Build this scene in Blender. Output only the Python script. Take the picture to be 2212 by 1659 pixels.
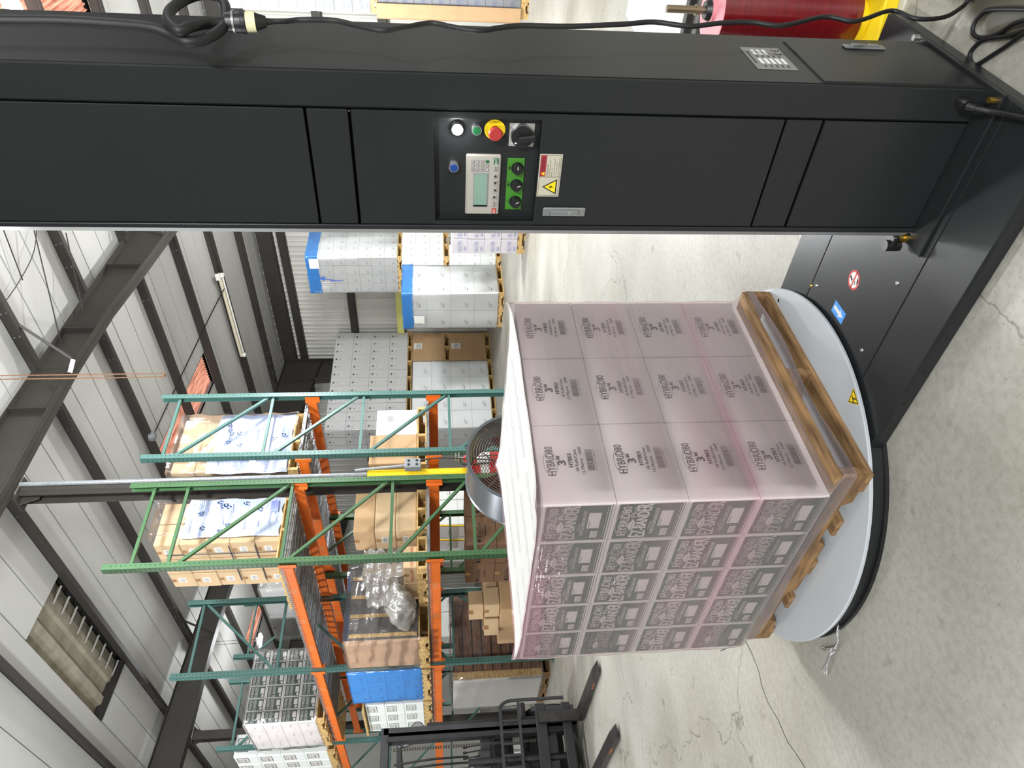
import bpy, bmesh, math, random
from mathutils import Vector, Matrix
random.seed(7)
S = bpy.context.scene
COL = S.collection
for o in list(bpy.data.objects): bpy.data.objects.remove(o)

# ------------------------------------------------------------------ camera
# world: X runs into the building along the rack frames, Y along the rack rows, Z up; the photo is turned a quarter turn
F_PX, PITCH, ROLL, YAW, CAM_H = 1555.0, math.radians(5.97), math.radians(.9), math.radians(45.7), 1.58
fw_h = Vector((math.cos(YAW), math.sin(YAW), 0)); rt0 = Vector((math.sin(YAW), -math.cos(YAW), 0))
fwd = fw_h*math.cos(PITCH) - Vector((0, 0, math.sin(PITCH)))
dn0 = -fw_h*math.sin(PITCH) - Vector((0, 0, math.cos(PITCH)))
rt = rt0*math.cos(ROLL) + dn0*math.sin(ROLL)
dn = -rt0*math.sin(ROLL) + dn0*math.cos(ROLL)
cd = bpy.data.cameras.new('camera'); cam = bpy.data.objects.new('camera', cd); COL.objects.link(cam)
cd.sensor_fit = 'HORIZONTAL'; cd.sensor_width = 36; cd.lens = F_PX/2212*36; cd.clip_end = 200; cd.clip_start = .02
mw = Matrix((dn, rt, -fwd)).transposed().to_4x4(); mw.translation = (0, 0, CAM_H); cam.matrix_world = mw
S.camera = cam

# ------------------------------------------------------------------ world, lights, exposure
w = bpy.data.worlds.new('world'); S.world = w; w.use_nodes = True
bg = w.node_tree.nodes['Background']; bg.inputs[0].default_value = (.93, .97, 1, 1); bg.inputs[1].default_value = .6
S.view_settings.view_transform = 'Standard'; S.view_settings.look = 'None'; S.view_settings.exposure = -.3; S.view_settings.gamma = 1
S.view_settings.use_curve_mapping = False
# high bay lamps: (x, y, z, watts); several are unseen extras added for fill; housings are built further down
LAMPS = [(4.2, 4.8, 5.8, 800), (9.5, 3.25, 6.4, 200), (8.7, 4.6, 4.2, 900), (1.0, 10.0, 5.3, 620), (-5.0, -.6, 5.0, 1000),
         (-3.0, -4.0, 4.6, 2500), (8.3, 17.4, 5.95, 300), (11.4, 6.5, 4.1, 950), (-5.5, 14.0, 5.0, 1300), (6.5, -4.5, 5.2, 450)]
def bulb(name, power, col=(.96, .98, 1)):
    l = bpy.data.lights.new(name, 'POINT'); l.shadow_soft_size = .22; l.energy = power; l.color = col; return l

# ------------------------------------------------------------------ materials
def srgb(r, g, b):
    f = lambda c: (c/255/12.92) if c/255 <= .04045 else ((c/255+.055)/1.055)**2.4
    return (f(r), f(g), f(b), 1)
MATS = {}
def mat(name, col, rough=.5, metal=0, var=0, vscale=8, bump=0, bscale=60, stretch=(1, 1, 1), coat=0, spec=.5, emit=0, var2=None, coord='Object'):
    if name in MATS: return MATS[name]
    m = bpy.data.materials.new(name); m.use_nodes = True; nt = m.node_tree; b = nt.nodes['Principled BSDF']
    b.inputs['Base Color'].default_value = col; b.inputs['Roughness'].default_value = rough; b.inputs['Metallic'].default_value = metal
    b.inputs['Specular IOR Level'].default_value = spec
    if coat: b.inputs['Coat Weight'].default_value = coat; b.inputs['Coat Roughness'].default_value = .08
    if emit: b.inputs['Emission Color'].default_value = col; b.inputs['Emission Strength'].default_value = emit
    if var or bump:
        tc = nt.nodes.new('ShaderNodeTexCoord'); mp = nt.nodes.new('ShaderNodeMapping'); mp.inputs['Scale'].default_value = stretch
        nt.links.new(tc.outputs[coord], mp.inputs[0])
    if var:
        n = nt.nodes.new('ShaderNodeTexNoise'); n.inputs['Scale'].default_value = vscale; n.inputs['Detail'].default_value = 6
        nt.links.new(mp.outputs[0], n.inputs['Vector'])
        r = nt.nodes.new('ShaderNodeValToRGB'); r.color_ramp.elements[0].position = .3; r.color_ramp.elements[1].position = .72
        lo = var2 or tuple(c*(1-var) for c in col[:3])+(1,)
        r.color_ramp.elements[0].color = lo; r.color_ramp.elements[1].color = tuple(min(1, c*(1+var*.6)) for c in col[:3])+(1,)
        nt.links.new(n.outputs['Fac'], r.inputs[0]); nt.links.new(r.outputs[0], b.inputs['Base Color'])
    if bump:
        n2 = nt.nodes.new('ShaderNodeTexNoise'); n2.inputs['Scale'].default_value = bscale; n2.inputs['Detail'].default_value = 3
        nt.links.new(mp.outputs[0], n2.inputs['Vector'])
        bp = nt.nodes.new('ShaderNodeBump'); bp.inputs['Strength'].default_value = bump; bp.inputs['Distance'].default_value = .01
        nt.links.new(n2.outputs['Fac'], bp.inputs['Height']); nt.links.new(bp.outputs[0], b.inputs['Normal'])
    MATS[name] = m; return m

def film_mat(name, tint, veil, fac_veil, fac_gloss, bands=True, streak=(3, 3, 60), veil2=None, rough=.16, bstr=.35):
    m = bpy.data.materials.new(name); m.use_nodes = True; nt = m.node_tree; nt.nodes.clear(); N = nt.nodes.new; L = nt.links.new
    out = N('ShaderNodeOutputMaterial'); tr = N('ShaderNodeBsdfTransparent'); df = N('ShaderNodeBsdfDiffuse'); gl = N('ShaderNodeBsdfGlossy')
    tr.inputs[0].default_value = tint; df.inputs[0].default_value = veil; gl.inputs['Roughness'].default_value = rough
    gl.inputs[0].default_value = (1, .97, .98, 1)
    tc = N('ShaderNodeTexCoord'); mp = N('ShaderNodeMapping'); mp.inputs['Scale'].default_value = streak; mp.inputs['Rotation'].default_value = (.06, .05, 0)
    L(tc.outputs['Object'], mp.inputs[0])
    n = N('ShaderNodeTexNoise'); n.inputs['Scale'].default_value = 1.1; n.inputs['Detail'].default_value = 5; L(mp.outputs[0], n.inputs['Vector'])
    bp = N('ShaderNodeBump'); bp.inputs['Strength'].default_value = bstr; bp.inputs['Distance'].default_value = .012; L(n.outputs['Fac'], bp.inputs['Height'])
    L(bp.outputs[0], gl.inputs['Normal'])
    m1 = N('ShaderNodeMixShader'); m2 = N('ShaderNodeMixShader')
    if bands:   # overlapping turns of film: more layers, more veil
        mp2 = N('ShaderNodeMapping'); mp2.inputs['Scale'].default_value = (.35, .35, 9); mp2.inputs['Rotation'].default_value = (.10, .08, 0); L(tc.outputs['Object'], mp2.inputs[0])
        n2 = N('ShaderNodeTexNoise'); n2.inputs['Scale'].default_value = .8; n2.inputs['Detail'].default_value = 1; L(mp2.outputs[0], n2.inputs['Vector'])
        rp = N('ShaderNodeValToRGB'); rp.color_ramp.interpolation = 'LINEAR'
        e = rp.color_ramp.elements; e[0].position = .40; e[0].color = (fac_veil*.62,)*3+(1,); e[1].position = .50; e[1].color = (fac_veil,)*3+(1,)
        e2 = e.new(.58); e2.color = (fac_veil*.85,)*3+(1,); e3 = e.new(.64); e3.color = (min(1, fac_veil*1.45),)*3+(1,)
        L(n2.outputs['Fac'], rp.inputs[0]); L(rp.outputs[0], m1.inputs[0])
        if veil2:
            rc = N('ShaderNodeValToRGB'); rc.color_ramp.elements[0].position = .42; rc.color_ramp.elements[1].position = .62
            rc.color_ramp.elements[0].color = veil; rc.color_ramp.elements[1].color = veil2; L(n2.outputs['Fac'], rc.inputs[0]); L(rc.outputs[0], df.inputs[0])
    else: m1.inputs[0].default_value = fac_veil
    fr = N('ShaderNodeFresnel'); fr.inputs[0].default_value = 1.4
    mu = N('ShaderNodeMath'); mu.operation = 'MULTIPLY_ADD'; mu.inputs[1].default_value = .9; mu.inputs[2].default_value = fac_gloss; L(fr.outputs[0], mu.inputs[0])
    L(tr.outputs[0], m1.inputs[1]); L(df.outputs[0], m1.inputs[2]); L(mu.outputs[0], m2.inputs[0]); L(m1.outputs[0], m2.inputs[1]); L(gl.outputs[0], m2.inputs[2])
    L(m2.outputs[0], out.inputs[0]); MATS[name] = m; return m

def wood(name, c1, c2, stretch):
    return mat(name, c1, .75, var=.4, vscale=5, stretch=stretch, var2=c2, bump=.25, bscale=30)

PAINT = mat('dark_grey_powder_coat', srgb(33, 35, 36), .30, spec=.34, var=.06, vscale=3, bump=.05, bscale=900)
DARK = mat('black_plastic', srgb(22, 22, 23), .4)
RUBBER = mat('black_rubber', srgb(16, 16, 17), .55, bump=.05, bscale=200)
BLACKINK = mat('black_ink', srgb(18, 18, 20), .7)
STEEL = mat('bright_steel', srgb(190, 190, 186), .28, .9)
GALV = mat('galvanised_steel', srgb(150, 154, 158), .45, .5, var=.2, vscale=20)
BRASS = mat('brass', srgb(176, 146, 70), .3, .9)
DISC = mat('turntable_grey_paint', srgb(184, 189, 193), .36, var=.07, vscale=2.5)
WHITE = mat('white_paint', srgb(232, 232, 226), .5)
CARTON_W = mat('white_carton', srgb(228, 223, 220), .75, var=.04, vscale=4)
KRAFT = mat('kraft_carton', srgb(189, 155, 116), .8, var=.08, vscale=5)
KRAFT2 = mat('kraft_carton_pale', srgb(204, 176, 138), .8, var=.08, vscale=5)
TAPE = mat('brown_tape', srgb(160, 118, 78), .35)
GREENINK = mat('dark_green_print', srgb(20, 58, 44), .65)
PALEINK = mat('pale_print', srgb(220, 214, 212), .7)
GREYINK = mat('grey_print', srgb(128, 128, 134), .7)
BLUEINK = mat('blue_print', srgb(92, 112, 168), .7)
REDINK = mat('red_print', srgb(184, 60, 48), .7)
STEELDK = mat('dark_primed_steel', srgb(50, 46, 41), .6, var=.12, vscale=3)
PANELW = mat('white_insulation_facing', srgb(188, 187, 183), .65, var=.03, vscale=2)
SEAM = mat('dark_seam', srgb(30, 28, 26), .9)
TEAL = mat('teal_rack_paint', srgb(74, 114, 107), .42, var=.08, vscale=6)
GREEN = mat('green_rack_paint', srgb(62, 98, 62), .42, var=.08, vscale=6)
ORANGE = mat('orange_beam_paint', srgb(236, 116, 40), .45, var=.1, vscale=5)
HOLE = mat('slot_shadow', srgb(16, 22, 20), .9)
YELLOW = mat('safety_yellow', srgb(240, 206, 24), .45, var=.05, vscale=6)
REDP = mat('red_paint', srgb(196, 30, 34), .35)
BLUEP = mat('blue_sticker', srgb(40, 140, 226), .5)
WOODA = wood('pallet_wood_x', srgb(156, 122, 82), srgb(100, 74, 46), (1.2, 9, 9))
WOODB = wood('pallet_wood_y', srgb(146, 112, 72), srgb(92, 68, 42), (9, 1.2, 9))
WOODP = wood('pale_pallet_wood', srgb(214, 182, 122), srgb(170, 136, 84), (3, 3, 9))
FILM_PINK = film_mat('pink_stretch_film', (.985, .95, .958, 1), srgb(222, 208, 208), .21, .035, veil2=srgb(226, 172, 190), rough=.10, bstr=.5)
FILM_CLEAR = film_mat('clear_stretch_film', (.995, .995, 1, 1), srgb(236, 238, 240), .05, .02, False, (18, 18, 3), rough=.12)
FILM_BAG = film_mat('crumpled_clear_plastic', (.9, .91, .91, 1), srgb(212, 212, 208), .42, .22, False, (22, 22, 22))
MATS_BLUEFILM = film_mat('blue_stretch_film', (.34, .66, .98, 1), srgb(70, 150, 240), .38, .04, False, (6, 6, 2))

# ------------------------------------------------------------------ mesh helper
_TXT = {}
def text_geo(s):
    if s in _TXT: return _TXT[s]
    cu = bpy.data.curves.new('t', 'FONT'); cu.body = s; cu.size = 1; cu.resolution_u = 2
    ob = bpy.data.objects.new('t', cu); COL.objects.link(ob); bpy.context.view_layer.update()
    me = ob.evaluated_get(bpy.context.evaluated_depsgraph_get()).to_mesh()
    vs = [tuple(v.co) for v in me.vertices]; fs = [tuple(p.vertices) for p in me.polygons]
    bpy.data.objects.remove(ob); bpy.data.curves.remove(cu)
    x0 = min(v[0] for v in vs); x1 = max(v[0] for v in vs); y0 = min(v[1] for v in vs); y1 = max(v[1] for v in vs)
    _TXT[s] = ([(v[0]-x0, v[1]-y0) for v in vs], fs, x1-x0, y1-y0); return _TXT[s]

class MB:
    def __init__(s): s.v = []; s.f = []; s.m = []; s.s = []; s.M = None
    def add(s, vs, fs, mi=0, smooth=False):
        k = len(s.v); s.v += [tuple(s.M @ Vector(v)) if s.M else tuple(v) for v in vs]
        s.f += [tuple(i+k for i in f) for f in fs]; s.m += [mi]*len(fs); s.s += [smooth]*len(fs); return s
    def box(s, x0, x1, y0, y1, z0, z1, mi=0, b=0):
        c = Vector(((x0+x1)/2, (y0+y1)/2, (z0+z1)/2)); h = (abs(x1-x0)/2, abs(y1-y0)/2, abs(z1-z0)/2)
        sg = [(i, j, k) for i in (-1, 1) for j in (-1, 1) for k in (-1, 1)]
        if b <= 0:
            vs = [(c.x+i*h[0], c.y+j*h[1], c.z+k*h[2]) for i, j, k in sg]
            return s.add(vs, [(0, 1, 3, 2), (4, 6, 7, 5), (0, 4, 5, 1), (2, 3, 7, 6), (0, 2, 6, 4), (1, 5, 7, 3)], mi)
        vs = []; idx = {}
        for q in sg:
            for a in range(3):
                idx[q, a] = len(vs); vs.append(tuple(c[t]+q[t]*(h[t]-(0 if t == a else b)) for t in range(3)))
        fs = []
        for a in range(3):
            u, v = (a+1) % 3, (a+2) % 3
            for sa in (-1, 1):
                r = []
                for su, sv in ((-1, -1), (1, -1), (1, 1), (-1, 1)):
                    q = [0, 0, 0]; q[a] = sa; q[u] = su; q[v] = sv; r.append(idx[tuple(q), a])
                fs.append(tuple(r) if sa > 0 else tuple(r[::-1]))
            for su in (-1, 1):
                for sv in (-1, 1):
                    q0 = [0, 0, 0]; q1 = [0, 0, 0]; q0[a] = -1; q1[a] = 1; q0[u] = q1[u] = su; q0[v] = q1[v] = sv; q0 = tuple(q0); q1 = tuple(q1)
                    r = (idx[q0, u], idx[q1, u], idx[q1, v], idx[q0, v])
                    fs.append(r if su*sv < 0 else r[::-1])
        for q in sg:
            r = (idx[q, 0], idx[q, 1], idx[q, 2]); fs.append(r if q[0]*q[1]*q[2] > 0 else r[::-1])
        return s.add(vs, fs, mi)
    def beam(s, p0, p1, w, h, mi=0, up=(0, 0, 1)):          # rectangular bar between two points
        p0 = Vector(p0); p1 = Vector(p1); d = (p1-p0).normalized(); a = d.cross(Vector(up))
        if a.length < 1e-4: a = d.cross(Vector((1, 0, 0)))
        a.normalize(); c = a.cross(d)
        vs = [p+a*(i*w/2)+c*(j*h/2) for p in (p0, p1) for i, j in ((-1, -1), (1, -1), (1, 1), (-1, 1))]
        return s.add(vs, [(0, 3, 2, 1), (4, 5, 6, 7), (0, 1, 5, 4), (1, 2, 6, 5), (2, 3, 7, 6), (3, 0, 4, 7)], mi)
    def cyl(s, p0, p1, r0, r1=None, n=16, mi=0, caps=True, smooth=True):
        p0 = Vector(p0); p1 = Vector(p1); r1 = r0 if r1 is None else r1; d = (p1-p0).normalized()
        a = d.cross(Vector((0, 0, 1)));
        if a.length < 1e-3: a = d.cross(Vector((1, 0, 0)))
        a.normalize(); b = d.cross(a)
        vs = [p+(a*math.cos(t)+b*math.sin(t))*r for p, r in ((p0, r0), (p1, r1)) for t in [2*math.pi*i/n for i in range(n)]]
        s.add(vs, [(i, (i+1) % n, n+(i+1) % n, n+i) for i in range(n)], mi, smooth)
        if caps:
            s.add(vs[:n], [tuple(range(n))[::-1]], mi); s.add(vs[n:], [tuple(range(n))], mi)
        return s
    def tube(s, pts, r, n=8, mi=0, sub=4, closed=False):
        P = [Vector(p) for p in pts]; Q = []
        for i in range(len(P)-1):
            a, b, c, d = P[max(i-1, 0)], P[i], P[i+1], P[min(i+2, len(P)-1)]
            for k in range(sub):
                t = k/sub; Q.append(.5*((2*b)+(c-a)*t+(2*a-5*b+4*c-d)*t*t+(3*b-a-3*c+d)*t**3))
        Q.append(P[-1]); vs = []; prev = None
        for i, q in enumerate(Q):
            d = (Q[min(i+1, len(Q)-1)]-Q[max(i-1, 0)]).normalized()
            a = d.cross(Vector((0, 0, 1))) if prev is None else prev-d*prev.dot(d)
            if a.length < 1e-3: a = d.cross(Vector((1, 0, 0)))
            a.normalize(); prev = a; b = d.cross(a)
            vs += [q+(a*math.cos(2*math.pi*k/n)+b*math.sin(2*math.pi*k/n))*r for k in range(n)]
        fs = [(i*n+k, i*n+(k+1) % n, (i+1)*n+(k+1) % n, (i+1)*n+k) for i in range(len(Q)-1) for k in range(n)]
        s.add(vs, fs, mi, True); e = len(vs)-n
        s.add(vs[:n], [tuple(range(n))[::-1]], mi); s.add(vs[e:], [tuple(range(n))], mi); return s
    def prism(s, poly, o, u, v, n, d, mi=0):                 # polygon in plane (o,u,v) pushed d along n
        o, u, v, n = Vector(o), Vector(u), Vector(v), Vector(n); k = len(poly)
        vs = [o+u*a+v*b for a, b in poly]+[o+u*a+v*b+n*d for a, b in poly]
        return s.add(vs, [tuple(range(k))[::-1], tuple(range(k, 2*k))]+[(i, (i+1) % k, k+(i+1) % k, k+i) for i in range(k)], mi)
    def quad(s, o, u, v, mi=0):
        o, u, v = Vector(o), Vector(u), Vector(v); return s.add([o, o+u, o+u+v, o+v], [(0, 1, 2, 3)], mi)
    def poly(s, pts, o, u, v, mi=0):
        o, u, v = Vector(o), Vector(u), Vector(v); return s.add([o+u*a+v*b for a, b in pts], [tuple(range(len(pts)))], mi)
    def ring(s, o, u, v, r0, r1, n=24, mi=0, e=1, a0=0, a1=2*math.pi):   # flat ring or ellipse outline
        o, u, v = Vector(o), Vector(u), Vector(v)
        vs = [o+u*(math.cos(a0+(a1-a0)*i/n)*r)+v*(math.sin(a0+(a1-a0)*i/n)*r*e) for r in (r0, r1) for i in range(n+1)]
        return s.add(vs, [(i, i+1, n+2+i, n+1+i) for i in range(n)], mi)
    def text(s, t, o, u, v, h, mi=0, w=None, c=0, bold=0):           # flat lettering: o lower left (c=1 centre), u right, v up, h cap height
        vs, fs, tw, th = text_geo(t); o, u, v = Vector(o), Vector(u), Vector(v); k = h/th; kx = (w/tw) if w else k
        ox = -tw*kx/2 if c else 0
        if bold:
            for q in (-1, 1): s.text(t, o+u*(bold*q), u, v, h, mi, w, c); s.text(t, o+v*(bold*q*.7), u, v, h, mi, w, c)
        return s.add([o+u*(a*kx+ox)+v*(b*k) for a, b in vs], fs, mi)
    def build(s, name, mats, parent=None, M=None):
        me = bpy.data.meshes.new(name); me.from_pydata(s.v, [], s.f); me.polygons.foreach_set('material_index', s.m)
        me.polygons.foreach_set('use_smooth', s.s)
        for m in (mats if isinstance(mats, (list, tuple)) else [mats]): me.materials.append(m)
        me.update(); return link(name, me, parent, M)

def link(name, me, parent=None, M=None):
    o = bpy.data.objects.new(name, me); COL.objects.link(o)
    if parent: o.parent = parent
    if M is not None: o.matrix_local = M
    return o
def tag(o, label, cat, group=None, kind=None):
    o['label'] = label; o['category'] = cat
    if group: o['group'] = group
    if kind: o['kind'] = kind
    return o
def thing(name, label, cat, M=None, group=None, kind=None):
    o = bpy.data.objects.new(name, None); COL.objects.link(o); o.empty_display_size = .1
    if M is not None: o.matrix_local = M
    return tag(o, label, cat, group, kind)
def copy_tree(o, parent=None, M=None):
    c = o.copy(); COL.objects.link(c); c.parent = parent
    if M is not None: c.matrix_local = M
    for ch in list(o.children): copy_tree(ch, c)
    return c
def T(x, y, z, rz=0): return Matrix.Translation((x, y, z)) @ Matrix.Rotation(math.radians(rz), 4, 'Z')
XA, YA, ZA = Vector((1, 0, 0)), Vector((0, 1, 0)), Vector((0, 0, 1))
MACH = T(1.842, .756, 0, 1.7)                  # frame of the wrapping machine: x away, y along it to the turntable
# ================================================================== the setting
def floor_mat():
    m = bpy.data.materials.new('polished_concrete'); m.use_nodes = True; nt = m.node_tree; b = nt.nodes['Principled BSDF']; N = nt.nodes.new; L = nt.links.new
    tc = N('ShaderNodeTexCoord')
    def noise(scale, det, sc=(1, 1, 1), rot=0, dist=0):
        mp = N('ShaderNodeMapping'); mp.inputs['Scale'].default_value = sc; mp.inputs['Rotation'].default_value = (0, 0, rot); L(tc.outputs['Object'], mp.inputs[0])
        n = N('ShaderNodeTexNoise'); n.inputs['Scale'].default_value = scale; n.inputs['Detail'].default_value = det; n.inputs['Distortion'].default_value = dist
        L(mp.outputs[0], n.inputs['Vector']); return n.outputs['Fac']
    def ramp(src, p0, p1, c0, c1):
        r = N('ShaderNodeValToRGB'); r.color_ramp.elements[0].position = p0; r.color_ramp.elements[1].position = p1
        r.color_ramp.elements[0].color = c0; r.color_ramp.elements[1].color = c1; L(src, r.inputs[0]); return r.outputs[0]
    def mix(a, c, fac, mode='MULTIPLY'):
        x = N('ShaderNodeMix'); x.data_type = 'RGBA'; x.blend_type = mode
        if isinstance(fac, float): x.inputs[0].default_value = fac
        else: L(fac, x.inputs[0])
        L(a, x.inputs[6])
        if isinstance(c, tuple): x.inputs[7].default_value = c
        else: L(c, x.inputs[7])
        return x.outputs[2]
    base = ramp(noise(.9, 8, dist=.4), .3, .72, srgb(156, 154, 144), srgb(184, 182, 172))
    fine = ramp(noise(34, 6), .30, .6, (.78, .77, .75, 1), (1, 1, 1, 1))
    c = mix(base, fine, .75)
    pit = ramp(noise(95, 2), .30, .36, (.3, .3, .29, 1), (1, 1, 1, 1))
    c = mix(c, pit, .42)
    spots = ramp(noise(5.5, 3, dist=.2), .27, .34, (.34, .33, .29, 1), (1, 1, 1, 1))
    c = mix(c, spots, .5)
    mud = ramp(noise(.55, 4), .34, .55, (.66, .63, .55, 1), (1, 1, 1, 1))
    c = mix(c, mud, .7)
    scr = ramp(noise(6, 4, (.5, 7, 1), .7), .30, .42, (.66, .66, .66, 1), (1, 1, 1, 1))
    c = mix(c, scr, .12)
    scr2 = ramp(noise(7, 3, (9, .6, 1), .25), .29, .36, (.55, .55, .53, 1), (1, 1, 1, 1))
    c = mix(c, scr2, .15)
    # hairline cracks
    v = N('ShaderNodeTexVoronoi'); v.feature = 'DISTANCE_TO_EDGE'; v.inputs['Scale'].default_value = .42
    wv = N('ShaderNodeMapping'); L(tc.outputs['Object'], wv.inputs[0]); nn = N('ShaderNodeTexNoise'); nn.inputs['Scale'].default_value = 2.2; nn.inputs['Detail'].default_value = 6
    L(tc.outputs['Object'], nn.inputs['Vector']); ad = N('ShaderNodeMix'); ad.data_type = 'RGBA'; ad.blend_type = 'ADD'; ad.inputs[0].default_value = .8
    L(wv.outputs[0], ad.inputs[6]); L(nn.outputs['Color'], ad.inputs[7]); L(ad.outputs[2], v.inputs['Vector'])
    crack = ramp(v.outputs['Distance'], .0, .0022, (.35, .34, .32, 1), (1, 1, 1, 1))
    c = mix(c, crack, .8)
    # mast's shadow plus dark floor tone, painted into the floor colour beside its foot
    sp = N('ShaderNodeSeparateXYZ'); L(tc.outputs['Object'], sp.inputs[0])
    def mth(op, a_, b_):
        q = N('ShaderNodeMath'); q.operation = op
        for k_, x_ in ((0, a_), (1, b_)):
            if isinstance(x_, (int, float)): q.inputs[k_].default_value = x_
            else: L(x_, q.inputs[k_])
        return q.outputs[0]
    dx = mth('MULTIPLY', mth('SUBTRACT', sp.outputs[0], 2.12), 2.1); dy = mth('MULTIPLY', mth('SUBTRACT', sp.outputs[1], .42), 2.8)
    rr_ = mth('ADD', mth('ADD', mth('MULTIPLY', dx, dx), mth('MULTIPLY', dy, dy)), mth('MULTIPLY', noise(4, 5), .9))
    shade_stain = ramp(rr_, .85, 1.75, (.22, .21, .17, 1), (1, 1, 1, 1))
    c = mix(c, shade_stain, 1.0)
    L(c, b.inputs['Base Color'])
    rr = N('ShaderNodeMapRange'); L(noise(3, 4), rr.inputs[0]); rr.inputs[3].default_value = .34; rr.inputs[4].default_value = .62; L(rr.outputs[0], b.inputs['Roughness'])
    bp = N('ShaderNodeBump'); bp.inputs['Strength'].default_value = .12; bp.inputs['Distance'].default_value = .004; L(noise(60, 4), bp.inputs['Height']); L(bp.outputs[0], b.inputs['Normal'])
    return m
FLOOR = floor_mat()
XW = 16.4; YMIN, YMAX, XMIN = -9, 31, -9
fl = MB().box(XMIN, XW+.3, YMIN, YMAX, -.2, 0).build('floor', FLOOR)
tag(fl, 'grey stained concrete warehouse floor', 'floor', kind='structure')
# a wandering crack across the slab, left of the turntable
ck = MB(); pts = [(1.66, 3.9), (1.6, 3.7), (1.55, 3.53), (1.46, 3.5), (1.37, 3.49), (1.30, 3.51), (1.22, 3.5), (1.12, 3.45), (1.02, 3.43), (.95, 3.38), (.88, 3.34), (.7, 3.30), (.5, 3.18)]
for i in range(len(pts)-1):
    p, q = Vector((*pts[i], .0012)), Vector((*pts[i+1], .0012)); d = (q-p).normalized(); nrm = Vector((-d.y, d.x, 0))*(.0016+.0012*random.random())
    ck.add([p-nrm, q-nrm, q+nrm, p+nrm], [(0, 1, 2, 3)])
ck.build('floor_crack', SEAM, fl)

# ---- roof: purlins, insulation panels, rafters
SL = .0975
def zr(x): return 6.915-SL*(x-7.53)             # underside of the purlins
PURL = [7.53+1.52*k for k in range(-8, 6)]
ce = thing('ceiling', 'white insulated warehouse ceiling with dark steel purlins and rafters', 'ceiling', kind='structure')
def slab(mb, x0, x1, y0, y1, o0, o1, mi=0):
    vs = [(x, y, zr(x)+o) for x in (x0, x1) for y in (y0, y1) for o in (o0, o1)]
    return mb.add(vs, [(0, 1, 3, 2), (4, 6, 7, 5), (0, 4, 5, 1), (2, 3, 7, 6), (0, 2, 6, 4), (1, 5, 7, 3)], mi)
CORR = mat('weathered_roof_sheet', srgb(150, 144, 126), .55, var=.3, vscale=4)
SKY = mat('daylit_pink_skylight', srgb(226, 170, 146), .6, var=.35, vscale=3, stretch=(1, 12, 1), var2=srgb(150, 84, 62))
sk = SKY.node_tree; pb = sk.nodes['Principled BSDF']
for l in list(pb.inputs['Base Color'].links): sk.links.new(l.from_socket, pb.inputs['Emission Color'])
pb.inputs['Emission Strength'].default_value = .55
slab(MB(), XMIN, XW+.3, YMIN, YMAX, .34, .36).build('roof_deck', SEAM, ce)
edges = PURL+[XW+.2]
SKYL = [(3.3, 4.3), (11.2, 12.15), (19.45, 20.45)]
for i in range(len(edges)-1):
    xa, xb = edges[i]+.004, edges[i+1]-.004; wd = (xb-xa)/3
    cuts = []
    if abs(edges[i]-9.05) < .1 or abs(edges[i]-10.57) < .1: cuts = SKYL
    if abs(edges[i]-4.49) < .1: cuts = [(10.1, 13.15)]
    segs = []; y = YMIN
    for c0, c1 in cuts: segs.append((y, c0)); y = c1
    segs.append((y, YMAX))
    for j in range(3):
        for y0, y1 in ([(YMIN, YMAX)] if (len(cuts) == 1 and j == 0) else segs):
            slab(MB(), xa+j*wd+.010, xa+(j+1)*wd-.010, y0, y1, .185, .215).build('ceiling_panel', PANELW, ce)
    for c0, c1 in cuts:                          # openings: corrugated sheet above
        grey = len(cuts) == 1; mb = MB(); n = 12
        if not grey:                             # ribs run along x
            for k in range(n):
                a, b_ = c0+(c1-c0)*k/n, c0+(c1-c0)*(k+1)/n; m_ = (a+b_)/2; q = (b_-a)*.22
                prof = [(a, .29), (m_-q, .29), (m_-q*.4, .255), (m_+q*.4, .255), (m_+q, .29), (b_, .29)]
                for (ya, oa), (yb, ob) in zip(prof, prof[1:]):
                    mb.add([(xa, ya, zr(xa)+oa), (xb, ya, zr(xb)+oa), (xb, yb, zr(xb)+ob), (xa, yb, zr(xa)+ob)], [(0, 1, 2, 3)])
            o = mb.build('skylight', SKY, ce)
            fr = MB(); slab(fr, xa, xb, c0-.02, c0, .18, .33); slab(fr, xa, xb, c1, c1+.02, .18, .33); fr.build('skylight_curb', GALV, ce)
        else:
            xs = [xa+.48, xa+.56, xa+.60, xa+.70, xa+.74, xa+.86, xa+.90, xa+.94, xa+1.1, xa+1.14, xa+1.3, xb]; os = [.27, .27, .31, .31, .24, .24, .29, .29, .29, .25, .25, .31]
            for (p, oa), (q, ob) in zip(zip(xs, os), zip(xs[1:], os[1:])):
                mb.add([(p, c0, zr(p)+oa), (q, c0, zr(q)+ob), (q, c1, zr(q)+ob), (p, c1, zr(p)+oa)], [(0, 1, 2, 3)])
            mb.build('exposed_roof_sheet', CORR, ce)
            fr = MB()
            for k in range(9):
                y = c0+.2+k*.33; fr.beam((xb-.06, y, zr(xb)+.2), (xb-.3, y+.1, zr(xb)+.27), .05, .006)
            fr.build('torn_insulation', PANELW, ce)
            fr = MB(); slab(fr, xa+.5, xb, c1-.1, c1, .16, .3); fr.build('opening_edge', SEAM, ce)
def purlin_mesh():
    mb = MB(); t = .004; h = .2; f = .075
    for a0, a1, o0, o1 in ((-t, t, 0, h), (-t, f, h-.006, h), (-f, t, 0, .006), (-f-.004, -f+.003, 0, .022), (f-.003, f+.004, h-.022, h)):
        mb.box(a0, a1, YMIN, YMAX, o0, o1)
    return mb
pm = None
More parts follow.
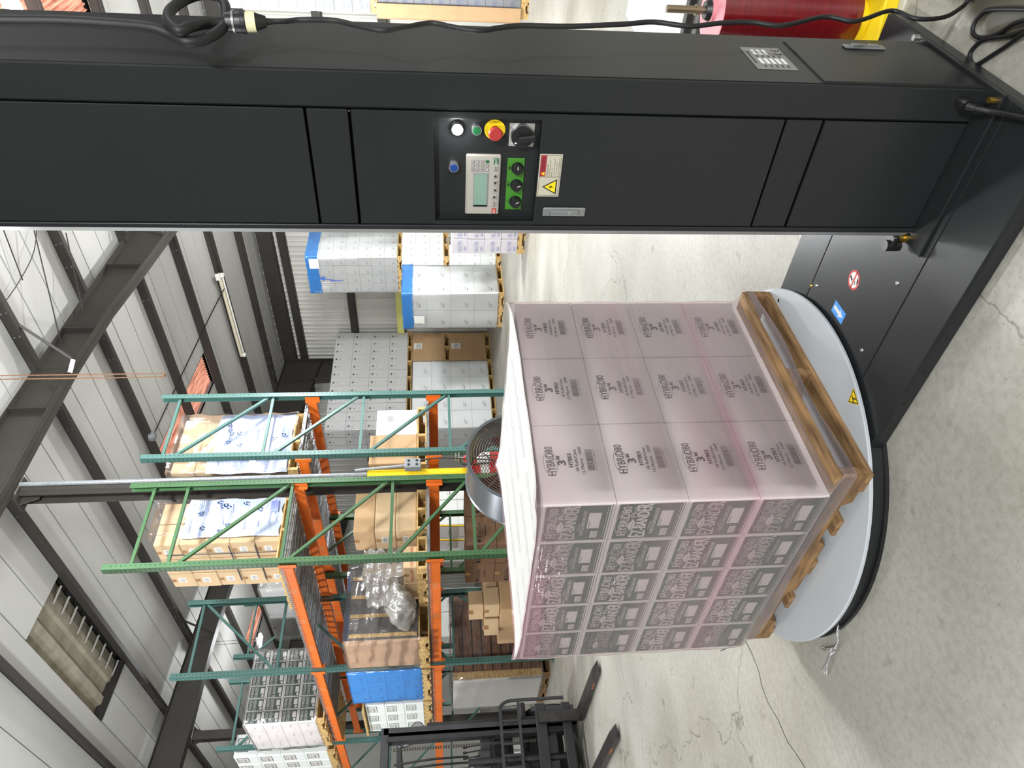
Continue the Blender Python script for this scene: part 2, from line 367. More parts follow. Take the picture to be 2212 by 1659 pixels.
for x in PURL:
    if pm is None: o = purlin_mesh().build('purlin', STEELDK, ce, T(x, 0, zr(x))); pm = o
    else: o = link('purlin', pm.data, ce, T(x, 0, zr(x)))
    b2 = MB()
    for yr in (7.2, 15.4):
        for dy in (-1.35, -.95, -.55, .45, .85, 1.3):
            for dz in (.045, .075, .15): b2.cyl((-.004, yr+dy+dz*.3, dz), (-.016, yr+dy+dz*.3, dz), .011, n=6)
    b2.build('bolt_heads', GALV, o)
RB = [(XMIN, 7.35), (3, 6.70), (5.54, 6.54), (7.3, 6.47), (7.75, 6.43), (8.64, 6.34), (9.62, 6.16), (10.65, 5.99), (16.1, 5.0)]
for yr in (7.2, 15.4, -1.0, 23.6):
    mb = MB(); n = len(RB)
    for k in range(n-1):
        (xa, za), (xb, zb) = RB[k], RB[k+1]
        mb.prism([(xa, za), (xb, zb), (xb, zr(xb)-.012), (xa, zr(xa)-.012)], (0, yr-.004, 0), XA, ZA, YA, .008)
        for w_, zo in ((.1, 0),):
            mb.add([(x, yr+s_*w_, z+q) for x, z in ((xa, za), (xb, zb)) for s_ in (-1, 1) for q in (0, .014)], [(0, 1, 3, 2), (4, 6, 7, 5), (0, 4, 5, 1), (2, 3, 7, 6), (0, 2, 6, 4), (1, 5, 7, 3)])
            mb.add([(x, yr+s_*w_, zr(x)+q) for x in (xa, xb) for s_ in (-1, 1) for q in (-.012, -.001)], [(0, 1, 3, 2), (4, 6, 7, 5), (0, 4, 5, 1), (2, 3, 7, 6), (0, 2, 6, 4), (1, 5, 7, 3)])
    for x in (6.65, 8.2, 9.7, 11.2, 4.4):         # web stiffeners
        zb = [z0+(z1-z0)*(x-x0)/(x1-x0) for (x0, z0), (x1, z1) in zip(RB, RB[1:]) if x0 <= x <= x1][0]
        mb.box(x-.005, x+.005, yr-.09, yr, zb+.01, zr(x)-.012)
    r = mb.build('rafter', STEELDK, ce)
    br = MB()                                    # flange braces from purlin to rafter flange
    for x in PURL:
        if 3 < x < 12:
            zb = [z0+(z1-z0)*(x-x0)/(x1-x0) for (x0, z0), (x1, z1) in zip(RB, RB[1:]) if x0 <= x <= x1][0]
            if int(round((x-7.53)/1.52)) % 2 == 0: br.beam((x-.01, yr-.75, zr(x)+.02), (x-.01, yr-.08, zb+.02), .045, .006); br.beam((x-.01, yr+.75, zr(x)+.02), (x-.01, yr+.08, zb+.02), .045, .006)
    br.build('flange_brace', STEELDK, r)
# cross bracing rods and a hanging cable under the roof
rod = MB()
for p, q in (((8.9, 5.2, zr(8.9)+.1), (7.9, 7.15, zr(7.9)-.1)), ((9.2, 6.2, zr(9.2)+.05), (8.6, 7.15, zr(8.6)-.1)), ((8.3, 5.2, zr(8.3)+.15), (8.1, 6.2, zr(8.1)+.12))): rod.cyl(p, q, .008, n=6)
rod.tube([(9.0, 5.7, zr(9)+.15), (8.5, 6.0, zr(8.5)+.08), (8.0, 6.15, zr(8)+.10), (7.5, 6.2, zr(7.5)+.12)], .006, n=6)
rod.build('bracing_rod', STEELDK, ce)
es = MB().box(XW-.28, XW-.05, YMIN, YMAX, zr(XW)-.28, zr(XW)+.1).build('eave_strut', STEELDK, ce)

# ---- back wall
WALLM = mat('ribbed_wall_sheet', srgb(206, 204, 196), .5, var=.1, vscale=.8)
mb = MB(); pitch = .305; y = YMIN; zt = zr(XW)+.2
while y < YMAX:
    prof = [(y, 0), (y+.10, 0), (y+.115, -.012), (y+.135, -.012), (y+.15, 0), (y+.22, 0), (y+.245, -.035), (y+.28, -.035), (y+.305, 0)]
    for (ya, xa), (yb, xb) in zip(prof, prof[1:]): mb.add([(XW+xa, ya, 0), (XW+xa, yb, 0) if 0 else (XW+xb, yb, 0), (XW+xb, yb, zt), (XW+xa, ya, zt)], [(0, 1, 2, 3)])
    y += pitch
mb.box(XW+.02, XW+.1, YMIN, YMAX, 0, zt)
wb = mb.build('wall_back', WALLM); tag(wb, 'light grey ribbed metal back wall behind the stacked pallets', 'wall', kind='structure')
for z in (5.55, 3.95, 2.6):
    MB().box(XW-.22, XW-.19, YMIN, YMAX, z-.1, z+.1).box(XW-.22, XW-.04, YMIN, YMAX, z-.1, z-.09).build('girt', STEELDK, wb)
# wall beyond the far end and behind, to close the hall
we = MB().box(XMIN, XW+.3, YMAX, YMAX+.1, 0, 9).build('wall_far', WALLM); tag(we, 'grey sheet end wall far beyond the racks', 'wall', kind='structure')

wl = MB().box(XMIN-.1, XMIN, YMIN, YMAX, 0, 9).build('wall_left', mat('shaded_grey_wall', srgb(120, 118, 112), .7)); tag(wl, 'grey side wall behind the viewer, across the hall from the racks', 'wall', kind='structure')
def column(name, x, y, ztop, label, d=.17):
    mb = MB()
    for s_ in (-1, 1): mb.box(x-d/2, x+d/2, y+s_*d/2-.006, y+s_*d/2+.006, 0, ztop)
    mb.box(x-.005, x+.005, y-d/2, y+d/2, 0, ztop)
    t = thing(name, label, 'column', kind='structure')
    mb.build('column_shaft', STEELDK, t)
    MB().box(x-.095, x+.095, y-.18, y+.18, 0, .02).build('base_plate', STEELDK, t)
    MB().box(x-.16, x+.16, y-.12, y+.14, ztop-.02, ztop).prism([(-.16, 0), (.16, 0), (.08, -.2), (-.08, -.2)], (x, y-.006, ztop-.02), XA, ZA, YA, .012).build('cap_plate', STEELDK, t)
    return t
column('steel_column', 5.53, 7.42, 6.53, 'dark steel building column between the two racks, behind the yellow guard')
column('steel_column', 5.50, 15.62, 6.53, 'dark steel building column far left, standing behind the printed carton stacks')
for yr in (7.2, 15.4):
    mb = MB(); prof = [(15.75, 0), (16.1, 0), (16.1, 6.0), (15.2, 6.0)]
    mb.prism(prof, (0, yr-.005, 0), XA, ZA, YA, .01)
    for (xa, za), (xb, zb) in (((15.75, 0), (15.2, 6.0)), ((16.1, 0), (16.1, 6.0))):
        mb.add([(x+q, yr+s_*.12, z) for x, z in ((xa, za), (xb, zb)) for s_ in (-1, 1) for q in (0, .014)], [(0, 1, 3, 2), (4, 6, 7, 5), (0, 4, 5, 1), (2, 3, 7, 6), (0, 2, 6, 4), (1, 5, 7, 3)])
    mb.build('wall_column', STEELDK, wb)

# ---- lamps
LED = mat('lit_led_lens', (1, .98, .95, 1), .5, emit=14)
LAMP_LABELS = ['white high bay lamp hanging over the turntable', 'lit white high bay lamp beside the top of the machine mast', 'added fill lamp, unseen behind the machine mast',
               'added fill lamp out of view above the black forklift', 'added fill lamp behind the viewer on the left', 'added fill lamp behind the viewer on the right',
               'small lit lamp shining above the green printed carton load on the upper rack', 'added fill lamp nearer the back wall, hidden by the mast', 'added fill lamp far behind the viewer on the left', 'white high bay lamp off to the right of the red film roll']
for i, (x, y, z, wt) in enumerate(LAMPS):
    t = thing('high_bay_or_added_fill_lamp', LAMP_LABELS[i], 'lamp', T(x, y, z), 'high bay and added fill lamps')  # real lamps and the added fill lamps share this name and housing
    ly = .12 if i == 6 else .6
    MB().box(-.16, .16, -ly, ly, .03, .09, b=.01).box(-.05, .05, -ly*.83, ly*.83, .09, .13).build('housing', WHITE, t)
    MB().box(-.14, .14, -ly+.03, ly-.03, .015, .03).build('lens', LED, t)
    hz = max(zr(x)-z, .2)+.18; MB().cyl((0, -ly*.7, .13), (0, -ly*.7, hz), .005, n=6).cyl((0, ly*.7, .13), (0, ly*.7, hz), .005, n=6).build('hanger', STEELDK, t)
    lo = bpy.data.objects.new('lamp_light', bulb('lamp_light', wt)); COL.objects.link(lo); lo.parent = t; lo.location = (0, 0, -.26)
# tube light fixture on a purlin
t = thing('tube_light', 'unlit white fluorescent tube fixture under the ceiling near the back wall', 'lamp', T(13.42, 10.1, 6.33))
MB().box(-.05, .05, 0, 2.5, 0, .06, b=.01).build('housing', mat('aged_white', srgb(214, 206, 182), .5), t)
MB().cyl((0, .05, -.03), (0, 2.45, -.03), .019, n=10).build('tube', WHITE, t)
MB().box(-.04, .04, 0, .06, -.07, 0).build('end_socket', WHITE, t); MB().box(-.04, .04, 2.44, 2.5, -.07, 0).build('end_socket', WHITE, t); MB().box(-.12, -.052, -.05, .1, .0, .09, b=.008).build('ballast_box', WHITE, t)
MB().tube([(13.4, 10.5, 6.33), (12.2, 10.46, 6.45), (10.6, 10.44, 6.6), (9.0, 10.44, 6.75)], .012, n=6).build('hanging_cable', RUBBER); tag(bpy.data.objects['hanging_cable'], 'thin black cable strung from the tube light to a round box', 'cable')
o = MB().cyl((9.0, 10.44, 6.72), (9.0, 10.44, 6.80), .09, n=18).cyl((9, 10.44, 6.70), (9, 10.44, 6.72), .06, n=18).build('junction_box', GALV); tag(o, 'round grey ceiling junction box above the blue-printed load', 'junction box')
cm = thing('security_camera', 'small white bullet camera on the rafter flange', 'camera', T(7.15, 7.0, 6.36))
MB().cyl((0, -.02, 0), (.14, -.12, -.03), .028, n=12).build('body', WHITE, cm); MB().cyl((.14, -.12, -.03), (.155, -.131, -.034), .024, n=12).build('lens', DARK, cm); MB().cyl((0, 0, 0), (0, .02, .1), .018, n=8).build('bracket', DARK, cm)
ch = MB()
for s_ in (-.02, .02):
    for k in range(78):
        z = 4.62+k*.031
        if z < zr(6.02)+.18: ch.box(6.0+s_*.7-(.007 if k % 2 else .0025), 6.0+s_*.7+(.007 if k % 2 else .0025), 5.92-s_*.7-(.0025 if k % 2 else .007), 5.92-s_*.7+(.0025 if k % 2 else .007), z, z+.036)
ch.box(5.98, 6.02, 5.90, 5.94, 4.605, 4.622)
tag(ch.build('hoist_chain', mat('rusty_chain', srgb(104, 74, 52), .7)), 'rusty double chain hanging straight down in front of the rafter', 'chain')
# ================================================================== wrapping machine
mc = thing('stretch_wrapper', 'dark grey pallet wrapping machine with tall control mast and round turntable', 'machine', MACH)
BH = .055                                        # height of the base
# --- base
mb = MB()
mb.box(-.305, .62, -.01, 1.16, 0, BH-.004, b=.006)
mb.build('base_frame', PAINT, mc)
for n, a, b_ in (('base_cover', -.30, -.103), ('base_cover', -.099, .410), ('base_cover', .414, .616)):
    MB().box(a, b_, -.006, 1.13, BH-.006, BH, b=.0015).build(n, PAINT, mc)
TC = (.149, 1.755); TR = .7815; TZ = .08
def disc(mb, r, z0, z1, n=96, mi=0, b=0):
    mb.M = Matrix.Translation((TC[0], TC[1], 0))
    vs = []
    for rr, z in ((r, z0), (r, z1-b), (r-b, z1)):
        vs += [(rr*math.cos(2*math.pi*i/n), rr*math.sin(2*math.pi*i/n), z) for i in range(n)]
    mb.add(vs, [(k*n+i, k*n+(i+1) % n, (k+1)*n+(i+1) % n, (k+1)*n+i) for k in range(2) for i in range(n)], mi, False)
    mb.add(vs[2*n:], [tuple(range(n))], mi); mb.add(vs[:n], [tuple(range(n))[::-1]], mi); mb.M = None; return mb
disc(MB(), .758, .0, .062).build('turntable_skirt', PAINT, mc)
disc(MB(), .770, .0, .014, n=96).build('skirt_foot_ring', DARK, mc)
tt = disc(MB(), TR, .068, TZ, b=.003).build('turntable', DISC, mc)
MB().cyl((.555, 1.15, TZ), (.555, 1.15, TZ+.0006), .008, n=12).build('bolt_hole', DARK, tt)
# base screws
for x, y in ((-.033, .629), (-.032, .925), (.375, .937), (.409, .962)):
    MB().cyl((x, y, BH), (x, y, BH+.004), .008, .006, n=10).build('screw_head', STEEL if x < .4 else BRASS, mc)
for y in (.93, .78): MB().cyl((-.3056, y, .03), (-.3062, y, .03), .006, n=10).build('side_hole', DARK, mc)
# --- stickers on the base and table
st = MB(); o = Vector((.178, .769, BH+.0006)); u = Vector((.707, -.707, 0)); v = Vector((.707, .707, 0))
st.ring(o, u, v, 0, .037, 28, 0); st.ring(o+ZA*.0003, u, v, .029, .037, 28, 1)
st.poly([(-.026, .020), (-.020, .026), (.026, -.020), (.020, -.026)], o+ZA*.0003, u, v, 1)
st.poly([(.002, .006), (.022, .016), (.018, .024), (-.002, .014)], o+ZA*.0002, u, v, 2); st.poly([(-.024, -.012), (-.002, -.020), (.006, -.026), (-.012, -.028)], o+ZA*.0002, u, v, 2); st.poly([(-.020, 0), (-.004, -.004), (-.004, -.009), (-.018, -.005)], o+ZA*.0002, u, v, 2)
st.build('no_stepping_sticker', [WHITE, REDP, BLACKINK], mc)
st = MB(); st.quad((.134, .893, BH+.0006), (.09, .002, 0), (0, .05, 0), 0)
o = Vector((.134, .893, BH+.001)); st.poly([(.082, .018), (.040, .018), (.040, .010), (.010, .026), (.040, .042), (.040, .033), (.082, .033)], o, XA, YA, 1)
st.build('rotation_arrow_sticker', [BLUEP, mat('pale_grey_print', srgb(214, 216, 214), .6)], mc)
st = MB(); A, B, C_ = Vector((-.118, 1.034, TZ+.0008)), Vector((-.127, 1.094, TZ+.0008)), Vector((-.177, 1.056, TZ+.0008)); G = (A+B+C_)/3
st.add([G+(p-G)*1.12 for p in (A, B, C_)], [(0, 1, 2)], 1); st.add([G+(p-G)+ZA*.0003 for p in (A, B, C_)], [(0, 1, 2)], 0); st.add([G+(p-G)*.8+ZA*.0005 for p in (A, B, C_)], [(0, 1, 2)], 1)
st.add([G+Vector(q)+ZA*.0009 for q in ((.010, -.004, 0), (-.004, .002, 0), (-.016, .012, 0), (-.013, .015, 0), (-.002, .007, 0), (.011, .001, 0))], [(0, 1, 2, 3, 4, 5)], 0)
st.add([G+Vector(q)+ZA*.0009 for q in ((.0, -.003, 0), (-.014, -.010, 0), (-.016, -.006, 0), (-.002, .002, 0))], [(0, 1, 2, 3)], 0)
st.build('slip_hazard_sticker', [BLACKINK, YELLOW], tt)

# --- mast
MH = 2.86; MW = .459; MD = .36
ms = MB()
ms.box(.004, MD, 0, .004, BH, MH); ms.box(.004, MD, MW-.006, MW-.002, BH, MH); ms.box(MD-.004, MD, .004, MW-.006, BH, MH); ms.box(.004, MD, 0, MW-.002, MH-.004, MH)
ms.box(.07, .074, .004, MW-.006, BH, MH)
ms.build('mast_body', PAINT, mc)
ms = MB()                                        # front frame around the recessed doors
ms.box(-.006, .004, .002, .092, BH, MH, b=.002); ms.box(-.006, .004, .440, MW-.004, BH, MH, b=.002)
ms.prism([(.092, -.006), (.098, .003), (.098, .004), (.092, .004)], (0, 0, BH), YA, XA, ZA, MH-BH)
ms.build('mast_front_frame', PAINT, mc)
EDGE = mat('satin_edge_strip', srgb(176, 179, 178), .32, .45, bump=.06, bscale=400)
ms = MB(); ms.prism([(-.004, MW-.004), (.012, MW+.017), (.05, MW+.017), (.05, MW-.004)], (0, 0, BH+.03), XA, YA, ZA, MH-BH-.03); ms.build('mast_edge_strip', EDGE, mc)
MB().box(-.075, .40, -.012, .50, BH, BH+.012, b=.002).build('mast_foot_plate', PAINT, mc)
D0, D1 = .100, .437
def door(name, z0, z1, hole=None, x=-.003):
    mb = MB()
    if not hole: mb.box(x, .006, D0, D1, z0, z1, b=.0015)
    else:
        y0, y1, za, zb = hole
        mb.box(x, .006, D0, D1, z0, za, b=.0012); mb.box(x, .006, D0, D1, zb, z1, b=.0012); mb.box(x, .006, D0, y0, za-.001, zb+.001); mb.box(x, .006, y1, D1, za-.001, zb+.001)
    return mb.build(name, PAINT, mc)
door('mast_panel', 1.911, MH-.02); door('mast_panel', 1.799, 1.904)
cdoor = door('control_door', .612, 1.791, (.116, .424, 1.289, 1.576))
door('mast_panel', .502, .605, x=-.002); door('mast_panel', BH+.018, .494)
MB().box(-.004, -.002, .101, .104, 1.793, 1.797).build('gap_screw', STEEL, mc)
# recessed control panel
IX = .022
mb = MB(); y0, y1, z0, z1 = .116, .424, 1.289, 1.576
mb.box(IX, IX+.003, y0, y1, z0, z1)
mb.quad((-.003, y0, z0), (IX+.003, 0, 0), (0, 0, z1-z0)); mb.quad((-.003, y1, z0), (IX+.003, 0, 0), (0, 0, z1-z0))
mb.quad((-.003, y0, z0), (IX+.003, 0, 0), (0, y1-y0, 0)); mb.quad((-.003, y0, z1), (IX+.003, 0, 0), (0, y1-y0, 0))
cp = mb.build('control_recess', PAINT, mc)
# local directions on the panel: right = -y, up = z, out = -x
R_, U_ = Vector((0, -1, 0)), ZA
def on(y, z, d=0): return Vector((IX-d, y, z))
CHROME = mat('chrome_bezel', srgb(212, 214, 214), .18, .9)
LITB = mat('lit_white_button', (1, 1, 1, 1), .4, emit=9)
GRNB = mat('green_button', srgb(16, 84, 46), .4); BLUB = mat('blue_button', srgb(20, 54, 124), .4); REDB = mat('red_button', srgb(164, 46, 44), .45)
def button(y, z, r, m, name, h=.016):
    b = MB().cyl(on(y, z), on(y, z, h), r, n=24).cyl(on(y, z, h-.001), on(y, z, h+.001), r*1.02, n=24).build(name, CHROME, cp)
    MB().cyl(on(y, z, h), on(y, z, h+.003), r*.82, r*.78, n=24).build('cap', m, b); return b
button(.152, 1.514, .0155, LITB, 'power_lamp_button')
pl = bpy.data.lights.new('button_glow', 'POINT'); pl.energy = 1.0; pl.shadow_soft_size = .012; po = bpy.data.objects.new('button_glow', pl); COL.objects.link(po); po.parent = cp; po.location = on(.152, 1.514, .03)
button(.153, 1.462, .0135, GRNB, 'start_button'); button(.262, 1.523, .0135, BLUB, 'home_button')
es = MB().cyl(on(.156, 1.412), on(.156, 1.412, .003), .0285, n=32).build('emergency_stop_plate', YELLOW, cp)
tx = MB(); s_ = 'EMERGENCY STOP'
for i, chx in enumerate(s_):
    if chx == ' ': continue
    a = math.radians(205-i*17); c0 = on(.156, 1.412, .0036)+R_*(math.cos(a)*.0225)+U_*(math.sin(a)*.0225); rr = R_*math.sin(a)-U_*math.cos(a); uu = R_*math.cos(a)+U_*math.sin(a)
    tx.text(chx, c0-uu*.002, rr, uu, .0042, 0, c=1)
tx.build('lettering', BLACKINK, es)
MB().cyl(on(.156, 1.412, .003), on(.156, 1.412, .018), .012, n=20).cyl(on(.156, 1.412, .018), on(.156, 1.412, .030), .0165, .0195, n=28).cyl(on(.156, 1.412, .030), on(.156, 1.412, .034), .0195, .016, n=28).build('stop_knob', REDB, es)
sw = MB().box(IX-.004, IX, .135, .202, 1.303, 1.372, b=.001).build('switch_plate', mat('brushed_plate', srgb(170, 168, 161), .4, .4), cp)
kc = (.168, 1.337)
MB().cyl(on(*kc, .004), on(*kc, .012), .033, n=32).build('dial_ring', CHROME, sw)
k = MB().cyl(on(*kc, .012), on(*kc, .022), .030, n=32); k.M = Matrix.Translation(on(*kc)) @ Matrix.Rotation(math.radians(-8), 4, 'X'); k.box(-.038, -.020, -.008, .010, -.036, .012, b=.003); k.M = None
k.build('switch_knob', DARK, sw)
tx = MB().text('0', on(.150, 1.365, .0046), R_, U_, .005, 0).text('1', on(.185, 1.362, .0225), R_, U_, .007, 1).quad(on(.186, 1.352, .0224), R_*.004, U_*.006, 1); tx.build('lettering', [BLACKINK, WHITE], sw)
# operator display
HM = mat('beige_grey_plastic', srgb(152, 147, 140), .5)
hm = MB().box(IX-.012, IX, .216, .402, 1.391, 1.489, b=.003).build('operator_display', HM, cp)
MB().box(IX-.0126, IX-.012, .221, .397, 1.396, 1.484).build('display_fascia', mat('pale_fascia', srgb(160, 156, 147), .5), hm)
MB().box(IX-.0134, IX-.0126, .270, .376, 1.424, 1.467).build('screen_bezel', mat('bezel_grey', srgb(120, 120, 118), .5), hm)
MB().quad(on(.374, 1.429, .0136), R_*.102, U_*.036).build('screen', mat('green_grey_lcd', srgb(124, 152, 136), .25), hm)
MB().quad(on(.375, 1.426, .0138), R_*.006, U_*.040).build('screen_edge', DARK, hm)
KEYG = mat('key_grey', srgb(122, 118, 120), .6)
for r in range(4):
    for c in range(3):
        y = .259-c*.0125; z = 1.470-r*.0135
        kb = MB().box(IX-.0142, IX-.0126, y-.0045, y+.0045, z-.0045, z+.0045, b=.0006).build('key', GRNB if (r == 3 and c == 2) else KEYG, hm)
        if not (r == 3 and c == 2): MB().text(('789456123.0-')[r*3+c], on(y+.0015, z-.002, .0145), R_, U_, .004).build('digit', WHITE, kb)
for i, (s_, m_) in enumerate((('ESC', REDB), ('ALM', HM), ('v', HM), ('^', HM), ('<', HM), ('>', HM), ('SET', HM), ('ENT', GRNB))):
    y = .388-i*.0222; z = 1.405
    kb = MB().box(IX-.0146, IX-.0126, y-.009, y+.009, z-.0065, z+.0065, b=.001).build('function_key', m_, hm)
    tx = MB(); tx.ring(on(y, z, .0148), R_, U_, 0, 0.0001, 4)
    if len(s_) == 3: tx.text(s_, on(y, z-.003, .0149), R_, U_, .006, c=1)
    else:
        q = {'v': (0, -1), '^': (0, 1), '<': (-1, 0), '>': (1, 0)}[s_]; d = R_*q[0]+U_*q[1]; e = R_*q[1]-U_*q[0]; o = on(y, z, .0149); tx.add([o+d*.0048, o-d*.004+e*.0048, o-d*.004-e*.0048], [(0, 1, 2)])
    tx.build('key_symbol', WHITE if i in (0, 7) else BLACKINK, kb)
tx = MB()
for i in range(3): tx.text('- - - - - - -'[:9-2*i], on(.368, 1.455-i*.010, .014), R_, U_, .0012)
tx.build('screen_text', mat('lcd_ink', srgb(92, 120, 108), .5), hm)
# speed knobs
gk = MB().box(IX-.003, IX, .228, .390, 1.323, 1.372, b=.0012).build('knob_plate', mat('green_plate', srgb(58, 122, 34), .45, var=.08, vscale=60), cp)
for i, (y, a) in enumerate(((.362, 40), (.309, 150), (.257, 90))):
    kn = MB().cyl(on(y, 1.343, .003), on(y, 1.343, .018), .016, .0145, n=20); kn.cyl(on(y, 1.343, .003), on(y, 1.343, .006), .018, n=20)
    kn = kn.build('speed_knob', DARK, gk); a = math.radians(a); d = R_*math.sin(a)*.6-U_*math.cos(a)*.0-U_*abs(math.cos(a)); d.normalize()
    if i == 2: d = R_
    o = on(y, 1.343, .0183); e = d.cross(XA); MB().add([o+d*.001-e*.0008, o+d*.011-e*.0008, o+d*.011+e*.0008, o+d*.001+e*.0008], [(0, 1, 2, 3)]).build('pointer', WHITE, kn)
tx = MB(); tx.ring(on(.362, 1.366, .0034), R_, U_, .0042, .005, 16, e=.55); tx.box(IX-.0035, IX-.003, .306, .313, 1.3635, 1.3685); tx.text('E', on(.303, 1.3630, .0034), R_, U_, .006); tx.box(IX-.0035, IX-.003, .254, .262, 1.363, 1.368); tx.text('+', on(.251, 1.363, .0034), R_, U_, .004)
for y in (.342, .290, .238): tx.text('+', on(y, 1.3275, .0034), R_, U_, .004)
tx.build('knob_symbols', BLACKINK, gk)
hm.location.y = gk.location.y = .0095
# danger sticker on the door
def df(y, z, d=0): return Vector((-.0032-d, y, z))
LBL = mat('cream_sticker', srgb(180, 175, 156), .5)
dg = MB().box(-.0040, -.003, .212, .342, 1.221, 1.285).build('danger_sticker', LBL, mc)
tx = MB(); e = .0012
for a, b_ in (((.339, 1.224), (.215, 1.2248)), ((.339, 1.2812), (.215, 1.282)), ((.339, 1.224), (.3382, 1.282)), ((.2158, 1.224), (.215, 1.282)), ((.281, 1.224), (.2802, 1.282))):
    tx.box(-.0040-e*.3, -.0040, min(a[0], b_[0]), max(a[0], b_[0]), a[1], b_[1], 0)
tx.quad(df(.279, 1.2650, .0012), R_*.0635, U_*.0165, 1)
tx.text('DANGER', df(.262, 1.2695, .0014), R_, U_, .0085, 0, w=.040)
tx.poly([(-.006, 0), (.006, 0), (0, .0105)], df(.2705, 1.2680, .0014), R_, U_, 2); tx.text('!', df(.2708, 1.2690, .0016), R_, U_, .006)
for i, s_ in enumerate(('HAZARDOUS VOLTAGE', 'Operated by professional', 'people only', 'Contact with live part will', 'result in severe injury', 'or death, keep hands away')):
    tx.text(s_, df(.2785, 1.2582-i*.0063, .0012), R_, U_, .0036, 0, w=(.036, .048, .023, .052, .044, .056)[i])
tx.poly([(-.024, 0), (.024, 0), (0, .042)], df(.311, 1.2295, .0012), R_, U_, 0); tx.poly([(-.0185, .0035), (.0185, .0035), (0, .0355)], df(.311, 1.2295, .0014), R_, U_, 2)
tx.poly([(.002, .024), (-.006, .0145), (-.001, .0150), (-.003, .0065), (.0055, .0165), (.0005, .0160)], df(.311, 1.2310, .0016), R_, U_, 0)
tx.build('danger_print', [BLACKINK, mat('danger_red', srgb(146, 34, 48), .5), YELLOW], dg)
# door latch
def latch(M, name, parent):
    l = MB(); l.M = M; l.box(-.006, 0, -.0145, .0145, 0, .127, b=.003); o = l.build(name, mat('zinc_latch', srgb(140, 142, 142), .35, .5), parent)
    l = MB(); l.M = M; l.box(-.010, -.006, -.009, .009, .020, .108, b=.004); lv = l.build('latch_lever', MATS['zinc_latch'], o)
    l = MB(); l.M = M; l.cyl((-.010, 0, .048), (-.0115, 0, .048), .005, n=12); l.build('key_cylinder', CHROME, lv); return o
latch(Matrix.Translation((-.003, .391, 1.135)), 'door_latch', mc)
# --- right-hand side face (normal -y)
sd = MB().box(.010, .313, -.0035, .002, .075, .533, b=.0015).build('service_door', PAINT, mc)
MB().box(.006, .317, -.0008, .002, .071, .537).build('service_door_gap', SEAM, mc)
latch(Matrix.Translation((.277, -.0035, .235)) @ Matrix.Rotation(math.radians(90), 4, 'Z'), 'service_latch', mc)
rp = MB().box(.090, .256, -.0016, 0, .573, .690, b=.0005).build('rating_plate', mat('aluminium_plate', srgb(150, 150, 146), .4, .5), mc)
tx = MB(); sx = lambda x, z: Vector((x, -.0020, z))
for i in range(5):
    z = .655-i*.0165
    for x, w_ in ((.128, .042), (.198, .040)):
        if (i, x) in ((3, .198), (4, .198)): continue
        tx.quad(sx(x, z), XA*w_, ZA*.011, 1)
    tx.quad(sx(.102, z+.004), XA*.018, ZA*.003, 0); tx.quad(sx(.178, z+.004), XA*.014, ZA*.003, 0)
tx.quad(sx(.130, .678), XA*.09, ZA*.0035, 0)
tx.ring(sx(.212, .590), XA, ZA, .009, .012, 14, 0, 1, math.radians(70), math.radians(290)); tx.ring(sx(.238, .590), XA, ZA, .009, .012, 14, 0, 1, math.radians(70), math.radians(290)); tx.quad(sx(.228, .5885), XA*.009, ZA*.003, 0)
tx.build('plate_print', [BLACKINK, WHITE], rp)
# --- cable gland, foot bolts
gl = MB().cyl((-.006, .036, .13), (-.035, .036, .125), .016, n=16).cyl((-.035, .036, .125), (-.055, .034, .112), .012, .009, n=14).build('cable_gland', DARK, mc)
for x, y in ((.02, .488), (.34, .488)):
    bo = MB().cyl((x, y, BH+.012), (x, y, BH+.040), .011, n=12).cyl((x, y, BH+.012), (x, y, BH+.020), .018, n=6).build('foot_bolt', BRASS, mc)
    MB().box(x-.02, x+.03, y-.012, y+.026, BH+.040, BH+.060, b=.004).cyl((x, y+.03, BH+.02), (x, y+.03, BH+.07), .018, n=14).build('roller_bracket', DARK, bo)
MB().cyl((-.05, .012, BH+.012), (-.05, .012, BH+.03), .009, n=6).build('foot_bolt', BRASS, mc)
MB().cyl((.385, -.004, BH+.012), (.385, -.004, BH+.03), .010, n=6).build('foot_bolt', STEEL, mc)

# ================================================================== cords beside the mast
def cord(name, pts, r, label, M=MACH, m=RUBBER, n=8, sub=5):
    o = MB().tube(pts, r, n=n, sub=sub).build(name, m, None, M); tag(o, label, 'cord'); return o
K = [(-.035, -.1, 2.86), (-.035, -.1, 2.575), (-.024, -.1, 2.422), (-.033, -.1, 2.299), (-.049, -.1, 2.213), (-.062, -.09, 2.172), (-.086, -.085, 2.134), (-.066, -.085, 2.097), (-.008, -.095, 2.066), (.065, -.115, 2.072), (.128, -.12, 2.104), (.138, -.12, 2.142), (.095, -.12, 2.17), (.012, -.122, 2.182), (-.05, -.118, 2.174), (-.09, -.11, 2.145), (-.068, -.112, 2.122), (-.015, -.102, 2.100), (.004, -.1, 2.071), (.009, -.1, 2.05)]
cord('extension_cord', K, .0125, 'thick black cable knotted in a loop beside the top of the mast', n=12)
pg = thing('cable_connector', 'black and cream plug joining the two cables beside the mast', 'plug', MACH)
MB().cyl((.009, -.1, 2.062), (.012, -.1, 2.030), .022, .025, n=14).cyl((.012, -.1, 2.030), (.013, -.1, 2.018), .026, n=14).build('socket_body', DARK, pg)
MB().cyl((.010, -.1, 2.048), (.0105, -.1, 2.043), .026, n=14).build('clamp_band', STEEL, pg)
MB().cyl((.013, -.1, 2.018), (.016, -.1, 1.996), .023, n=14).build('collar', mat('cream_nylon', srgb(220, 214, 172), .45), pg)
MB().cyl((.016, -.1, 1.996), (.020, -.1, 1.972), .021, .013, n=10).cyl((.020, -.1, 1.972), (.024, -.1, 1.950), .008, .006, n=8).build('plug_body', DARK, pg)
